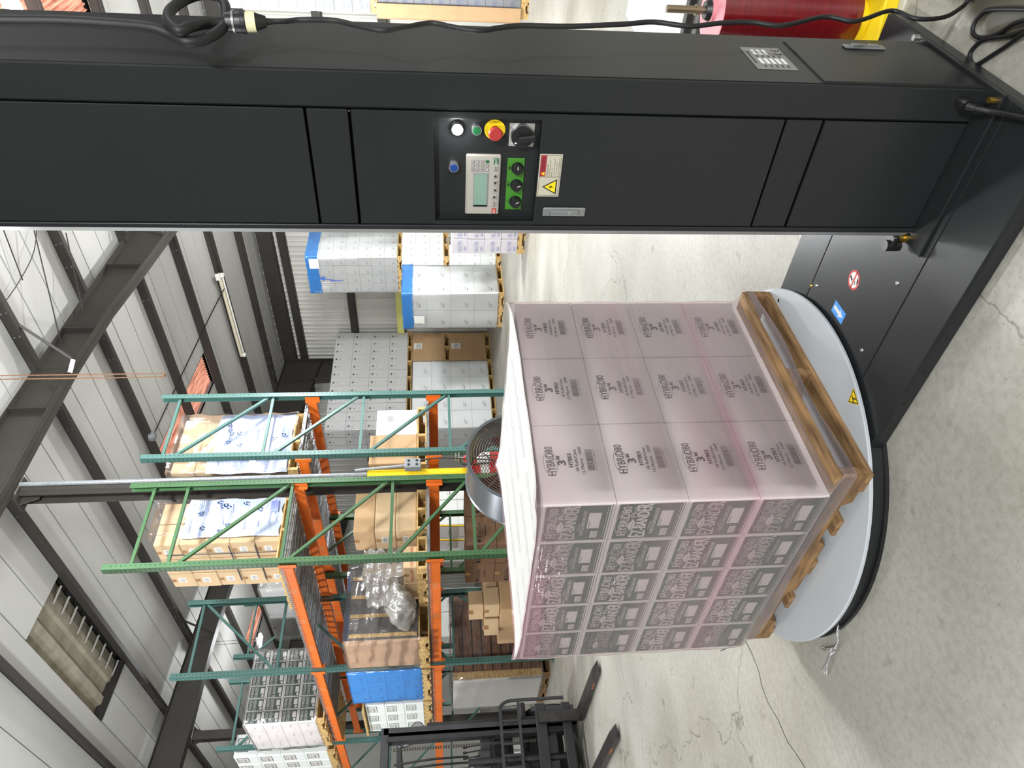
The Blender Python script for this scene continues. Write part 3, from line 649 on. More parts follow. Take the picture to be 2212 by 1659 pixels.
Kt = [(.024, -.1, 1.956), (.01, -.106, 1.92), (-.022, -.12, 1.883), (-.018, -.12, 1.809), (-.047, -.12, 1.753), (-.074, -.12, 1.694), (-.052, -.12, 1.646), (-.012, -.12, 1.581), (-.033, -.12, 1.532), (-.054, -.12, 1.472), (-.027, -.12, 1.415), (-.005, -.12, 1.357), (.001, -.12, 1.242), (.034, -.12, 1.095), (.058, -.12, 1.015), (.036, -.12, .927), (.069, -.12, .837), (.086, -.12, .751), (.069, -.12, .668), (.155, -.12, .516), (.128, -.12, .439), (.235, -.12, .285), (.17, -.12, .244), (.195, -.12, .145), (.30, -.12, .03), (.31, -.14, .009), (.24, -.18, .009), (.12, -.22, .009), (-.1, -.3, .009)]
cord('extension_cord', Kt, .0062, 'thin black power cord hanging wavy beside the mast down to the floor')
L1 = [(1.8, .54, .008), (1.88, .57, .008), (1.93, .58, .008), (2.05, .62, .008), (2.08, .64, .008), (2.092, .67, .008), (2.08, .692, .008), (2.05, .695, .008), (2.01, .68, .008), (1.97, .652, .008), (1.93, .615, .014), (1.86, .575, .02), (1.78, .52, .02)]
L2 = [(1.80, .545, .01), (1.86, .592, .008), (1.89, .62, .008), (1.94, .652, .008), (1.99, .675, .008), (2.03, .70, .008), (2.048, .735, .008), (2.035, .752, .008), (2.01, .757, .008), (1.99, .745, .008), (1.96, .712, .008), (1.92, .67, .01), (1.87, .62, .02), (1.80, .56, .02)]
cord('extension_cord', L1, .0062, 'loop of black cord lying on the floor, outer loop nearest the red film roll', Matrix.Identity(4))
cord('extension_cord', L2, .0062, 'loop of black cord lying on the floor, inner loop touching the mast foot', Matrix.Identity(4))
cord('extension_cord', [(-.05, .034, .115), (-.068, .032, .098), (-.082, .03, .085), (-.12, .02, .072), (-.20, .0, .066), (-.32, -.03, .062), (-.36, -.045, .03), (-.42, -.07, .009), (-.6, -.12, .009)], .0075, 'short black cable leaving the gland at the foot of the mast')
# ================================================================== pallets
def make_pallet(name, lx, ly, h, label, M, wx=WOODA, wy=WOODB, tops=7, group=None, jit=0):
    """stringers run along y, deck boards along x; origin at the low near corner"""
    t = thing(name, label, 'pallet', M, group); bt = .018; rnd = random.Random(len(bpy.data.objects))
    sm = None
    for x in (0, lx/2-.019, lx-.038):            # notched stringers
        if sm is None:
            H0, H1 = bt, h-bt
            a, b_ = ly*.13, ly*.36
            prof = [(.0, H0), (a, H0), (a+.02, H0+.035), (b_-.02, H0+.035), (b_, H0), (ly-b_, H0), (ly-b_+.02, H0+.035), (ly-a-.02, H0+.035), (ly-a, H0), (ly, H0), (ly, H1), (0, H1)]
            o = MB().prism(prof, (0, 0, 0), YA, ZA, XA, .038).build('stringer', wy, t, T(x, 0, 0)); sm = o.data
        else: link('stringer', sm, t, T(x, 0, 0))
    wd = .095; bm = MB().box(0, lx, 0, wd, 0, bt, b=.002).build('deck_board', wx, t, T(0, 0, h-bt)).data
    for k in range(1, tops): link('deck_board', bm, t, T(0, (ly-wd)*k/(tops-1), h-bt))
    for k in range(5): link('bottom_board', bm, t, T(0, (ly-wd)*k/4, 0))
    return t
PAL0 = make_pallet('wooden_pallet', 1.055, 1.18, .132, 'worn wooden pallet on the turntable under the wrapped cartons', MACH @ T(-.41, 1.168, TZ+.0005))

# ================================================================== the wrapped load
BX0, BX1, BY0, BY1, BZ0, BZ1 = -.432, .676, 1.25, 2.372, TZ+.1335, 1.232
NX, NY, NZ = 3, 5, 4
bx, by, bz = (BX1-BX0)/NX, (BY1-BY0)/NY, (BZ1-BZ0)/NZ
g = .0022
mb = MB(); mb.box(g, bx-g, g, by-g, .001, bz-.001, b=.003)
mb.quad((bx*.5-.0015, g+.002, bz-.0006), (.003, 0, 0), (0, by-2*g-.004, 0), 1)
carton_me = mb.build('carton', [CARTON_W, GREYINK]); cmesh = carton_me.data; bpy.data.objects.remove(carton_me)
# print on the end facing the machine (normal -y): black lettering
def lab_print():
    p = MB(); o = Vector((0, g-.0007, 0)); u, v = XA, ZA
    W, H = bx, bz; cx = W*.53
    f = lambda a, b_: o+u*(W*a)+v*(H*(1-b_))
    p.text('HYBRiD80', f(.53, .245)-u*0, u, v, H*.115, 0, w=W*.36, c=1, bold=.0007)
    p.ring(f(.50, .185), u, v, W*.150, W*.158, 36, 0, .42, math.radians(20), math.radians(325))
    p.text('3"', f(.53, .40), u, v, H*.115, 0, w=W*.11, c=1, bold=.0022)
    p.text('HYB03', f(.53, .50), u, v, H*.06, 0, w=W*.17, c=1, bold=0.0011)
    p.text('18 Rolls/Case', f(.53, .575), u, v, H*.046, 0, w=W*.27, c=1, bold=0.0005)
    p.text("12 Micron   1000'", f(.53, .65), u, v, H*.044, 0, w=W*.34, c=1, bold=0.0005)
    rnd = random.Random(3); x = .40
    while x < .66:
        w_ = rnd.choice((.004, .006, .009)); p.quad(f(x, .80), u*(W*w_), v*(H*.10), 0); x += w_+rnd.choice((.004, .006))
    p.text('0 12345 67890 5', f(.53, .835), u, v, H*.020, 0, w=W*.25, c=1)
    return p
lp = lab_print().build('carton_print', [BLACKINK]); lme = lp.data; bpy.data.objects.remove(lp)
# print on the long side (normal -x): dark green panel, pale lettering
def panel_print():
    p = MB(); o = Vector((g-.0007, by, 0)); u, v = Vector((0, -1, 0)), ZA; n = Vector((-.0006, 0, 0)); W, H = by, bz
    f = lambda a, b_, k=0: o+u*(W*a)+v*(H*(1-b_))+n*k
    p.quad(f(.045, .925), u*(W*.91), v*(H*.88), 0)
    p.quad(f(.03, .955), u*(W*.94), v*(H*.012), 0)
    p.text('HYBRiD80', f(.52, .225, 1), u, v, H*.125, 1, w=W*.76, c=1, bold=0.0006)
    p.ring(f(.46, .16, 1), u, v, W*.31, W*.322, 36, 1, .40, math.radians(20), math.radians(320))
    p.text('Plus', f(.74, .315, 1), u+v*.0, v+u*.25, H*.075, 1, w=W*.26, c=1)
    p.poly([(-.16, -.01), (-.05, .055), (.06, .05), (.17, .0), (.07, -.035), (-.05, -.035)], f(.40, .285, 1), u*W, v*H, 1)
    p.quad(f(.27, .288, 2), u*(W*.22), v*(H*.008), 0)
    t_, ff, tw, th = text_geo('EZ-BANDER')            # arched word
    kx, ky = W*.86/tw, H*.155/th
    for bo in (-.0016, 0, .0016): p.add([f(.52, .485, 1)+u*((a-tw/2)*kx+bo)+v*(b_*ky*(1+.55*((a-tw/2)/tw*2)**2)-H*.028*((a-tw/2)/tw*2)**2) for a, b_ in t_], ff, 1)
    p.text('12 Micron', f(.40, .555, 1), u, v, H*.036, 1, w=W*.2, c=1)
    p.text('STRETCH BANDING FILM', f(.50, .615, 1), u, v, H*.05, 1, w=W*.66, c=1, bold=0.0003)
    p.quad(f(.37, .82, 1), u*(W*.40), v*(H*.17), 1)
    p.quad(f(.11, .82, 1), u*(W*.18), v*(H*.10), 1)
    for i in range(3): p.quad(f(.13, .755+i*.028, 2), u*(W*.14), v*(H*.008), 0)
    p.quad(f(.40, .68, 2), u*(W*.16), v*(H*.010), 0)
    p.quad(f(.08, .90, 1), u*(W*.84), v*(H*.006), 1)
    return p
pp = panel_print().build('green_panel', [GREENINK, PALEINK]); pme = pp.data; bpy.data.objects.remove(pp)
ROWN = ('bottom', 'second', 'third', 'top')
for k in range(NZ):
    for j in range(NY):
        for i in range(NX):
            if not (i == 0 or j == 0): continue
            if i == 0 and j == 0: lb, gp = 'printed white carton at the near corner of the wrapped load, %s layer' % ROWN[k], None
            elif j == 0: lb, gp = '%s layer carton with black 3 inch print on the wrapped load, %s' % (ROWN[k], 'middle of three' if i == 1 else 'rightmost of three'), None
            elif i == 0: lb, gp = '%s layer green printed carton of the wrapped load, %s from the near corner' % (ROWN[k], ('second', 'third', 'fourth', 'fifth')[j-1]), None
            else: lb, gp = 'white carton top inside the top layer of the wrapped load', 'cartons inside the top layer'
            jx, jy = random.uniform(-.001, .001), random.uniform(-.001, .001)
            c = link('carton', cmesh, None, MACH @ T(BX0+i*bx+jx, BY0+j*by+jy, BZ0+k*bz)); tag(c, lb, 'carton', gp)
            if j == 0: link('carton_print', lme, c)
            if i == 0: link('green_panel', pme, c)
# white top sheet with creases
mb = MB(); nx_, ny_ = 26, 26; rnd = random.Random(5); vs = []
for a in range(nx_+1):
    for b_ in range(ny_+1):
        fx, fy = a/nx_, b_/ny_
        cr = .0018*abs(math.sin(fx*math.pi*3.0+.35*math.sin(fy*7)))+.0016*abs(math.sin(fy*math.pi*5+.5*math.sin(fx*5)))
        edge = max(abs(fx-.5), abs(fy-.5))*2; corner = (abs(fx-.5)*2)**8*(abs(fy-.5)*2)**8
        vs.append((BX0-.004+(BX1-BX0+.008)*fx, BY0-.004+(BY1-BY0+.008)*fy, BZ1+.003+cr+.022*corner+.004*edge**6+rnd.random()*.0008))
mb.add(vs, [(a*(ny_+1)+b_, (a+1)*(ny_+1)+b_, (a+1)*(ny_+1)+b_+1, a*(ny_+1)+b_+1) for a in range(nx_) for b_ in range(ny_)], 0, True)
def crease(p, q, w_):
    n = 14; last = None
    for i in range(n+1):
        t_ = i/n; x = p[0]+(q[0]-p[0])*t_; y = p[1]+(q[1]-p[1])*t_+.006*math.sin(t_*9+p[0]*7); z = BZ1+.0105
        if last and (i*7+int(p[1]*50)) % 9 > 0: mb.add([(last[0], last[1]-w_, z), (x, y-w_*math.sin(t_*3.1), z), (x, y+w_*math.sin(t_*3.1), z), (last[0], last[1]+w_, z)], [(0, 1, 2, 3)], 1)
        last = (x, y)
for j in range(1, NY): crease((BX0+.02, BY0+by*j), (BX1-.02, BY0+by*j+random.uniform(-.02, .02)), .003)
for i in (1, 2): crease((BX0+bx*i-.03, BY0+.2), (BX0+bx*i+.06, BY1-.12), .0024)
ts = mb.build('top_sheet', [mat('white_plastic_sheet', srgb(212, 213, 209), .45), mat('sheet_fold_line', srgb(64, 64, 60), .8)], None, MACH); tag(ts, 'white creased plastic sheet covering the top of the wrapped load', 'sheet')
# pink stretch film around load and pallet top
def ringpts(x0, x1, y0, y1, r, n=22):
    P = []
    for (cx, cy, a0), (ex, ey) in (((x1-r, y0+r, -90), (x1, y1)), ((x1-r, y1-r, 0), (x0, y1)), ((x0+r, y1-r, 90), (x0, y0)), ((x0+r, y0+r, 180), (x1, y0))):
        for k in range(5): a = math.radians(a0+90*k/4); P.append((cx+r*math.cos(a), cy+r*math.sin(a)))
        nx0 = P[-1]
        if a0 == -90: nxt = (x1, y1-r)
        elif a0 == 0: nxt = (x0+r, y1)
        elif a0 == 90: nxt = (x0, y0+r)
        else: nxt = (x1-r, y0)
        for k in range(1, n): P.append((nx0[0]+(nxt[0]-nx0[0])*k/n, nx0[1]+(nxt[1]-nx0[1])*k/n))
    return P
zs = [.160, .168, .178, .190, .206, .222]+[BZ0+.014+(BZ1-BZ0-.02)*i/44 for i in range(1, 45)]+[BZ1+.004, BZ1+.014]
rows = []; rnd = random.Random(11)
for z in zs:
    f = min(1, max(0, (z-.188)/(.226-.188))); f = f*f*(3-2*f)
    sc = .004+.0035*abs(math.sin((z-BZ0)/bz*math.pi)) if z > .23 else .004
    x0 = (-.414)*(1-f)+(BX0-sc)*f; x1 = .650*(1-f)+(BX1+sc)*f; y0 = 1.162*(1-f)+(BY0-sc)*f; y1 = 2.356*(1-f)+(BY1+sc)*f
    rows.append([(x, y, z) for x, y in ringpts(x0, x1, y0, y1, .012)])
npt = len(rows[0])
cxm, cym = (BX0+BX1)/2, (BY0+BY1)/2
vs = []
for ri, r in enumerate(rows):
    for (x, y, z) in r:
        if ri == len(rows)-1:
            cn = (abs(x-cxm)/((BX1-BX0)/2))**10*(abs(y-cym)/((BY1-BY0)/2))**10; z += .022*min(1, cn)+rnd.random()*.003
        if ri == 0: z += .010*math.sin(x*9+y*7)-.006
        vs.append((x, y, z))
fm = MB(); fm.add(vs, [(k*npt+i, k*npt+(i+1) % npt, (k+1)*npt+(i+1) % npt, (k+1)*npt+i) for k in range(len(rows)-1) for i in range(npt)], 0, True)
fo = fm.build('stretch_film', FILM_PINK, None, MACH); tag(fo, 'pink tinted clear stretch film wound around the cartons and pallet top', 'film')
# scrap of clear film on the floor by the turntable
sc = MB(); rnd = random.Random(9)
for q in range(7):
    base = [(1.20, 2.60), (1.17, 2.64), (1.14, 2.66), (1.135, 2.71), (1.15, 2.75), (1.18, 2.79)] if q < 4 else [(1.135, 2.71), (1.13, 2.76), (1.115, 2.80), (1.10, 2.85)]
    sc.tube([(x+rnd.uniform(-.010, .010), y+rnd.uniform(-.010, .010), .006+rnd.random()*.022) for x, y in base], rnd.uniform(.002, .005), n=5, sub=4)
tag(sc.build('film_scrap', FILM_BAG), 'twisted scrap of clear film on the floor beside the turntable', 'plastic scrap')

# ================================================================== red film roll, its yellow foot and the white plates behind the mast
fr = thing('film_roll', 'red stretch film roll standing upright behind the machine mast', 'film roll', T(2.69, .855, .075))
ROLLM = mat('dark_red_film', srgb(112, 18, 24), .22, var=.35, vscale=2, stretch=(.3, .3, 30), coat=.5)
MB().cyl((0, 0, 0), (0, 0, .50), .128, n=48).build('film', ROLLM, fr)
MB().cyl((0, 0, -.004), (0, 0, .512), .046, n=24).cyl((0, 0, .5005), (0, 0, .503), .126, .120, n=48).build('core', mat('pink_roll_end', srgb(226, 150, 158), .4), fr)
MB().cyl((0, 0, .503), (0, 0, .53), .040, .03, n=16).build('top_hub', DARK, fr)
MB().cyl((0, 0, .53), (0, 0, .67), .013, n=16).cyl((0, 0, .55), (0, 0, .565), .018, n=16).build('spindle', mat('dull_steel', srgb(150, 136, 112), .35, .8), fr)
yf = MB().box(-.17, .17, -.16, .18, 0, .052, b=.006).cyl((0, 0, .052), (0, 0, .073), .09, n=24)
yo = yf.build('roll_stand', YELLOW, None, T(2.64, .87, .0012, 20)); tag(yo, 'yellow steel stand under the red film roll', 'stand')
WPL = mat('white_checker_plate', srgb(226, 228, 224), .45, bump=.6, bscale=70)
mb = MB().prism([(4.62, 0), (4.62, .03), (6.1, .012), (6.1, 0)], (0, .9, 0), XA, ZA, YA, 1.1)
for k in range(60):
    for q in range(16):
        x, y = 4.66+k*.024, .95+q*.065+(k % 2)*.03; z = .03-(x-4.62)*.0122; a = .7 if (k+q) % 2 else -.7
        mb.add([(x-.012, y-.008*a, z+.001), (x, y-.004, z+.003), (x+.012, y+.008*a, z+.001), (x, y+.004, z+.003)], [(0, 1, 2, 3)])
o = mb.build('ramp_plate', mat('white_plate', srgb(224, 226, 222), .5)); tag(o, 'white checker plate ramp lying on the floor behind the mast', 'ramp')
o = MB().box(4.28, 4.34, .8, 2.0, 0, .05, b=.004).box(4.34, 4.50, .8, 2.0, 0, .012).box(4.50, 4.56, .8, 2.0, 0, .05, b=.004).build('channel_rail', mat('dark_channel', srgb(54, 52, 48), .6)); tag(o, 'dark steel channel between the ramp and the white floor plate', 'rail')
o = MB().box(2.47, 4.26, .70, 1.70, 0, .0012).build('floor_plate', mat('scuffed_white_floor_paint', srgb(206, 208, 204), .5, var=.12, vscale=5)); tag(o, 'scuffed white painted floor plate under the red film roll', 'plate')
# ================================================================== pallet racks
RH = 5.18; PW = .08
LEV = [(3.19, 3.31), (1.57, 1.70)]
_post = {}
def post(t, x, y, m, front=-1):
    key = (m.name, front)
    if key not in _post:
        p = MB().box(-.035, .035, -PW/2, -PW/2+.005, 0, RH).box(-.035, .035, PW/2-.005, PW/2, 0, RH)
        p.box(*((-.035, -.030) if front < 0 else (.030, .035)), -PW/2, PW/2, 0, RH)
        hm_ = MB(); xs = -.0358 if front < 0 else .0358
        for k in range(int(RH/.0508)-1):
            z = .06+k*.0508
            for yy in (-.018, .018):
                s_ = .007 if yy < 0 else -.007
                hm_.add([(xs, yy-.007, z), (xs, yy+s_*.3, z-.013), (xs, yy+.007, z), (xs, yy, z+.012)], [(0, 1, 2, 3)])
            hm_.add([(.0, -PW/2-.0008, z), (.007, -PW/2-.0008, z-.008), (.014, -PW/2-.0008, z), (.007, -PW/2-.0008, z+.008)], [(0, 1, 2, 3)])
        a = p.build('post', m, None); b_ = hm_.build('post_slots', HOLE, None); _post[key] = (a.data, b_.data); bpy.data.objects.remove(a); bpy.data.objects.remove(b_)
    a = link('post', _post[key][0], t, T(x, y, 0)); link('post_slots', _post[key][1], a)['kind'] = 'stuff'; f = MB().box(x-.06, x+.06, y-.07, y+.07, 0, .008).build('foot_plate', m, t); return a
def brace(t, p, q, m): MB().beam(p, q, .034, .034).build('brace', m, t)
def frame(t, x0, x1, y, m, hs, ds):
    post(t, x0, y, m, -1); post(t, x1, y, m, 1)
    for z in hs: brace(t, (x0+.03, y, z), (x1-.03, y, z), m)
    for za, zb in ds: brace(t, (x0+.03, y, za), (x1-.03, y, zb), m)
def beam(t, x, ya, yb, z0, z1, face):
    b_ = MB().box(x-.022, x+.022, ya+PW/2+.004, yb-PW/2-.004, z0, z1, b=.004).box(x-.022, x+.022, ya+PW/2+.004, yb-PW/2-.004, z1-.03, z1-.028).build('beam', ORANGE, t)
    for y in (ya+PW/2, yb-PW/2):
        s_ = -1 if y == ya+PW/2 else 1
        e_ = MB().box(x+face*.022-.003, x+face*.022+.003, y-.03+s_*.025, y+.03+s_*.025, z0-.04, z1+.03).box(x-.025, x+.025, y-.002, y+.002, z0-.04, z1+.03).build('beam_connector', ORANGE, b_)
    for k in range(3): MB().quad((x+face*.0226, ya+.5+k*.75, z0+.03), (0, .12, 0), (0, 0, .07)).build('beam_sticker', mat('worn_orange_sticker', srgb(214, 122, 62), .6), b_)
def deck(t, x0, x1, ya, yb, z):
    n = 15
    for k in range(n):
        y = ya+.12+(yb-ya-.24)*k/(n-1); MB().box(x0+.03, x1-.03, y-.022, y+.022, z-.028, z-.006).build('deck_channel', GALV, t)
    wm = MB(); y = ya+.06
    while y < yb-.05:
        wm.box(x0-.03, x1+.03, y-.003, y+.003, z-.004, z+.002); wm.box(x0-.032, x0-.026, y-.003, y+.003, z-.05, z+.002); wm.box(x1+.026, x1+.032, y-.003, y+.003, z-.05, z+.002); y += .0505
    for k in range(10):
        x = x0+(x1-x0)*k/9; wm.box(x-.003, x+.003, ya+.05, yb-.05, z-.004, z+.002)
    o = wm.build('wire_mesh', GALV, t); o['kind'] = 'stuff'
FY = [7.18, 9.88, 12.6, 15.3, 18.0]
r1 = thing('pallet_rack', 'near pallet rack with green and teal uprights and orange beams', 'rack')
X1A, X1B, X2A, X2B = 4.32, 5.40, 5.83, 6.84
STDH = ([4.95, 3.79, 2.6, 1.4, .25], [(4.85, 3.85), (3.72, 2.66), (2.5, 1.46), (1.3, .3)])
frame(r1, X1A, X1B, 7.18, GREEN, [4.9, 4.52, 3.32, 2.13, 1.17, .2], [(4.42, 3.36), (3.24, 2.2), (2.06, 1.22), (1.1, .25)])
frame(r1, X1A-.06, X1B-.08, 9.88, TEAL, [4.95, 3.8, 2.6, 1.4, .25], [(3.84, 4.9), (2.66, 3.72), (1.46, 2.5), (.3, 1.3)])
frame(r1, X1A-.10, X1B-.10, 12.6, TEAL, *STDH); frame(r1, X1A-.1, X1B-.1, 15.3, TEAL, *STDH)
for k in range(3):
    ya, yb = FY[k], FY[k+1]; dx = (-.03, -.08, -.1)[k]
    for z0, z1 in LEV:
        beam(r1, X1A+dx-.002, ya, yb, z0, z1, -1); beam(r1, X1B+dx-.02, ya, yb, z0, z1, 1)
    if k < 2:
        for z0, z1 in LEV: deck(r1, X1A+dx, X1B+dx-.02, ya, yb, z1+.02)
r2 = thing('pallet_rack', 'far pallet rack standing back to back behind the near rack', 'rack')
frame(r2, X2A, X2B, 7.18, TEAL, [4.94, 3.75, 2.56, 1.42, .2], [(4.8, 3.82), (3.62, 2.64), (2.44, 1.46), (1.3, .26)])
frame(r2, X2A-.15, X2B-.12, 9.88, GREEN, *STDH); frame(r2, X2A-.1, X2B-.1, 12.6, TEAL, *STDH); frame(r2, X2A-.1, X2B-.1, 15.3, TEAL, *STDH)
for k in range(3):
    ya, yb = FY[k], FY[k+1]
    for z0, z1 in LEV:
        beam(r2, X2A-.06, ya, yb, z0, z1, -1); beam(r2, X2B-.06, ya, yb, z0, z1, 1)
    if k < 2:
        for z0, z1 in LEV: deck(r2, X2A-.05, X2B-.06, ya, yb, z1+.02)

# column guard, conduit and electric box at the rack end
cg = MB()
prof = [(0.09*math.cos(math.radians(a)), 0.09*math.sin(math.radians(a))) for a in range(180, 361, 15)]; inn = [(.075*math.cos(math.radians(a)), .075*math.sin(math.radians(a))) for a in range(360, 179, -15)]
cg.prism(prof+inn, (5.53, 7.29, 0), XA, YA, ZA, 2.45)
tag(cg.build('column_guard', YELLOW), 'yellow plastic guard around the column between the two racks', 'guard')
cd_ = MB().cyl((5.555, 7.26, 2.46), (5.555, 7.26, 6.5), .026, n=12).cyl((5.555, 7.26, 3.62), (5.555, 7.26, 3.72), .032, n=12).cyl((5.60, 7.16, 1.98), (5.57, 7.19, 2.6), .018, n=10)
tag(cd_.build('conduit', GALV), 'grey metal conduit rising from the electric box along the column', 'pipe')
eb = thing('electric_box', 'small grey socket box on the yellow column guard', 'box', T(5.58, 7.12, 1.79))
MB().box(-.07, .07, -.045, .045, 0, .2, b=.008).build('box', mat('grey_cast_metal', srgb(140, 144, 148), .5), eb)
for x, z in ((-.03, .05), (.03, .05), (-.03, .15), (.03, .15)): MB().cyl((x, -.046, z), (x, -.05, z), .016, n=12).build('socket', DARK, eb)
MB().tube([(5.60, 7.06, 1.80), (5.58, 7.0, 1.6), (5.52, 6.95, 1.3), (5.45, 6.9, .9)], .009, n=6).build('black_lead', RUBBER); tag(bpy.data.objects['black_lead'], 'black lead dropping from the socket box to the drum fan', 'cord')
# fire extinguisher and its sign
fe = thing('fire_extinguisher', 'red fire extinguisher on the yellow column guard behind the drum fan', 'fire extinguisher', T(5.64, 7.10, .74))
MB().cyl((0, 0, 0), (0, 0, .46), .075, n=24).cyl((0, 0, .46), (0, 0, .52), .075, .03, n=24).build('cylinder', REDP, fe)
MB().cyl((0, 0, .52), (0, 0, .58), .02, n=12).box(-.02, .09, -.01, .01, .57, .59).box(-.02, .08, -.01, .01, .61, .625).build('valve', STEEL, fe)
MB().tube([(0, 0, .56), (-.08, 0, .55), (-.11, -.02, .4), (-.1, -.03, .2)], .011, n=7).build('hose', RUBBER, fe)
MB().cyl((0, 0, .2), (0, 0, .36), .0755, n=24).build('label_band', WHITE, fe)
sg = thing('fire_sign', 'white and red fire extinguisher sign on the column guard', 'sign', T(5.46, 7.19, .78))
MB().box(0, .16, -.004, 0, 0, .40).build('plate', WHITE, sg); MB().box(.01, .15, -.005, -.004, .02, .16).box(.01, .15, -.005, -.004, .27, .38).build('red_field', REDP, sg)

# ================================================================== drum fan
fan = thing('drum_fan', 'large grey drum fan with wire grille behind the wrapped load', 'fan', Matrix.Translation((4.36, 5.6, .74)) @ Matrix.Rotation(math.radians(-88), 4, 'Z'))
# local axis +x points out of the grille; drum ring
R0 = .56; mb = MB(); n = 48
for (ra, xa), (rb, xb) in (((R0, -.25), (R0, .12)), ((R0, .12), (R0+.015, .135)), ((R0+.015, .135), (R0-.02, .14)), ((R0-.02, .14), (R0-.012, -.25)), ((R0-.012, -.25), (R0+.012, -.262)), ((R0+.012, -.262), (R0, -.25))):
    vs = [(x, r*math.cos(2*math.pi*i/n), r*math.sin(2*math.pi*i/n)) for r, x in ((ra, xa), (rb, xb)) for i in range(n)]
    mb.add(vs, [(i, (i+1) % n, n+(i+1) % n, n+i) for i in range(n)], 0, True)
mb.build('drum', mat('grey_fan_metal', srgb(112, 116, 120), .3, .6), fan)
gr = MB()
for x0_ in (.13, -.25):
    for k in range(20):
        r = .06+k*.0256; xx = x0_+(.03 if x0_ > 0 else -.03)*(1-(r/R0)**2)
        vs = []
        for i in range(40):
            c, s_ = math.cos(2*math.pi*i/40), math.sin(2*math.pi*i/40); vs += [(xx, (r-.0035)*c, (r-.0035)*s_), (xx+.003, r*c, r*s_), (xx, (r+.0035)*c, (r+.0035)*s_)]
        gr.add(vs, [(i*3+a, ((i+1) % 40)*3+a, ((i+1) % 40)*3+a+1, i*3+a+1) for i in range(40) for a in (0, 1)])
    for k in range(8):
        a = 2*math.pi*k/8; gr.cyl((x0_+.03 if x0_ > 0 else x0_-.03, .05*math.cos(a), .05*math.sin(a)), (x0_, R0*math.cos(a), R0*math.sin(a)), .006, n=5)
gr.build('grille', mat('brown_grille_wire', srgb(84, 70, 58), .5, .3), fan)
for k in range(4):
    a = 2*math.pi*k/4+.5; bl = MB(); vs = []
    for r, w_, tw in ((.07, .10, .6), (.25, .17, .45), (.48, .2, .3)):
        for s_ in (-1, 1):
            aa = a+s_*w_/r/2 if r > .1 else a+s_*.6; vs.append((-.05+s_*.05*tw*1.5, r*math.cos(aa), r*math.sin(aa)))
    bl.add(vs, [(0, 1, 3, 2), (2, 3, 5, 4)], 0, True); bl.build('blade', mat('dark_red_blade', srgb(84, 48, 48), .5), fan)
MB().cyl((-.2, 0, 0), (.0, 0, 0), .075, n=20).build('motor', DARK, fan)
MB().cyl((.16, 0, 0), (.165, 0, 0), .055, n=20).build('hub_badge', WHITE, fan)
sa = MB()
for s_ in (-1, 1): sa.tube([(-.1, s_*.4, -.735), (-.08, s_*.52, -.5), (-.07, s_*.585, 0)], .016, n=8)
sa.tube([(.2, -.42, -.72), (-.1, -.4, -.72), (-.35, -.4, -.72)], .016, n=8); sa.tube([(.2, .42, -.72), (-.1, .4, -.72), (-.35, .4, -.72)], .016, n=8); sa.tube([(-.3, -.4, -.72), (-.3, .4, -.72)], .016, n=8)
sa.build('stand', DARK, fan)
for s_ in (-1, 1): MB().cyl((-.35, s_*.44, -.66), (-.35, s_*.48, -.66), .078, n=20).build('wheel', RUBBER, fan)
MB().tube([(-.16, -.57, .05), (-.12, -.61, .05), (-.02, -.61, .05), (.02, -.57, .05)], .012, n=8).build('handle', STEEL, fan)
# ================================================================== loads on the racks and stacks on the floor
def carton_mesh(sx, sy, sz, m, prints=None, tape=None, extra=()):
    """one carton: bevelled body, flap seam and tape; prints(mb, face) draws on faces '-x' and '-y'"""
    g = .004; mb = MB().box(g, sx-g, g, sy-g, .001, sz-.001, b=min(.008, sz*.04))
    if tape is not None:
        mb.box(g+.004, sx-g-.004, sy/2-.03, sy/2+.03, sz-.0016, sz-.0004, 1); mb.box(g-.0008, g, sy/2-.03, sy/2+.03, sz-.06, sz-.002, 1)
    if prints:
        prints(mb, '-x', Vector((g-.0012, sy, 0)), Vector((0, -1, 0)), ZA, sy, sz); prints(mb, '-y', Vector((0, g-.0012, 0)), XA, ZA, sx, sz)
    o = mb.build('carton', [m, tape or TAPE]+list(extra)); me = o.data; bpy.data.objects.remove(o); return me
ORD = ('bottom', 'second', 'third', 'fourth', 'fifth', 'sixth', 'seventh', 'eighth'); ORDN = ('first', 'second', 'third', 'fourth', 'fifth', 'sixth', 'seventh', 'eighth')
def stack(me, org, n, s, label, group, cat='carton', name='carton', top=False, rz=0, jit=.004, skip=None, seed=1):
    rnd = random.Random(seed); M0 = T(*org, rz); out = []
    for k in range(n[2]):
        for j in range(n[1]):
            for i in range(n[0]):
                if not (i == 0 or j == 0 or (top and k == n[2]-1)): continue
                if skip and skip(i, j, k): continue
                o = link(name, me, None, M0 @ T(i*s[0]+rnd.uniform(-jit, jit), j*s[1]+rnd.uniform(-jit, jit), k*s[2]))
                lay = 'top' if k == n[2]-1 else ORD[k]
                pos = 'at the corner' if i == 0 and j == 0 else '%s along the %s face' % (ORDN[max(i, j)], 'end' if j == 0 else 'aisle')
                tag(o, '%s, %s layer, %s' % (label, lay, pos) if n[2] > 1 else '%s, %s' % (label, pos), cat, group); out.append(o)
    return out
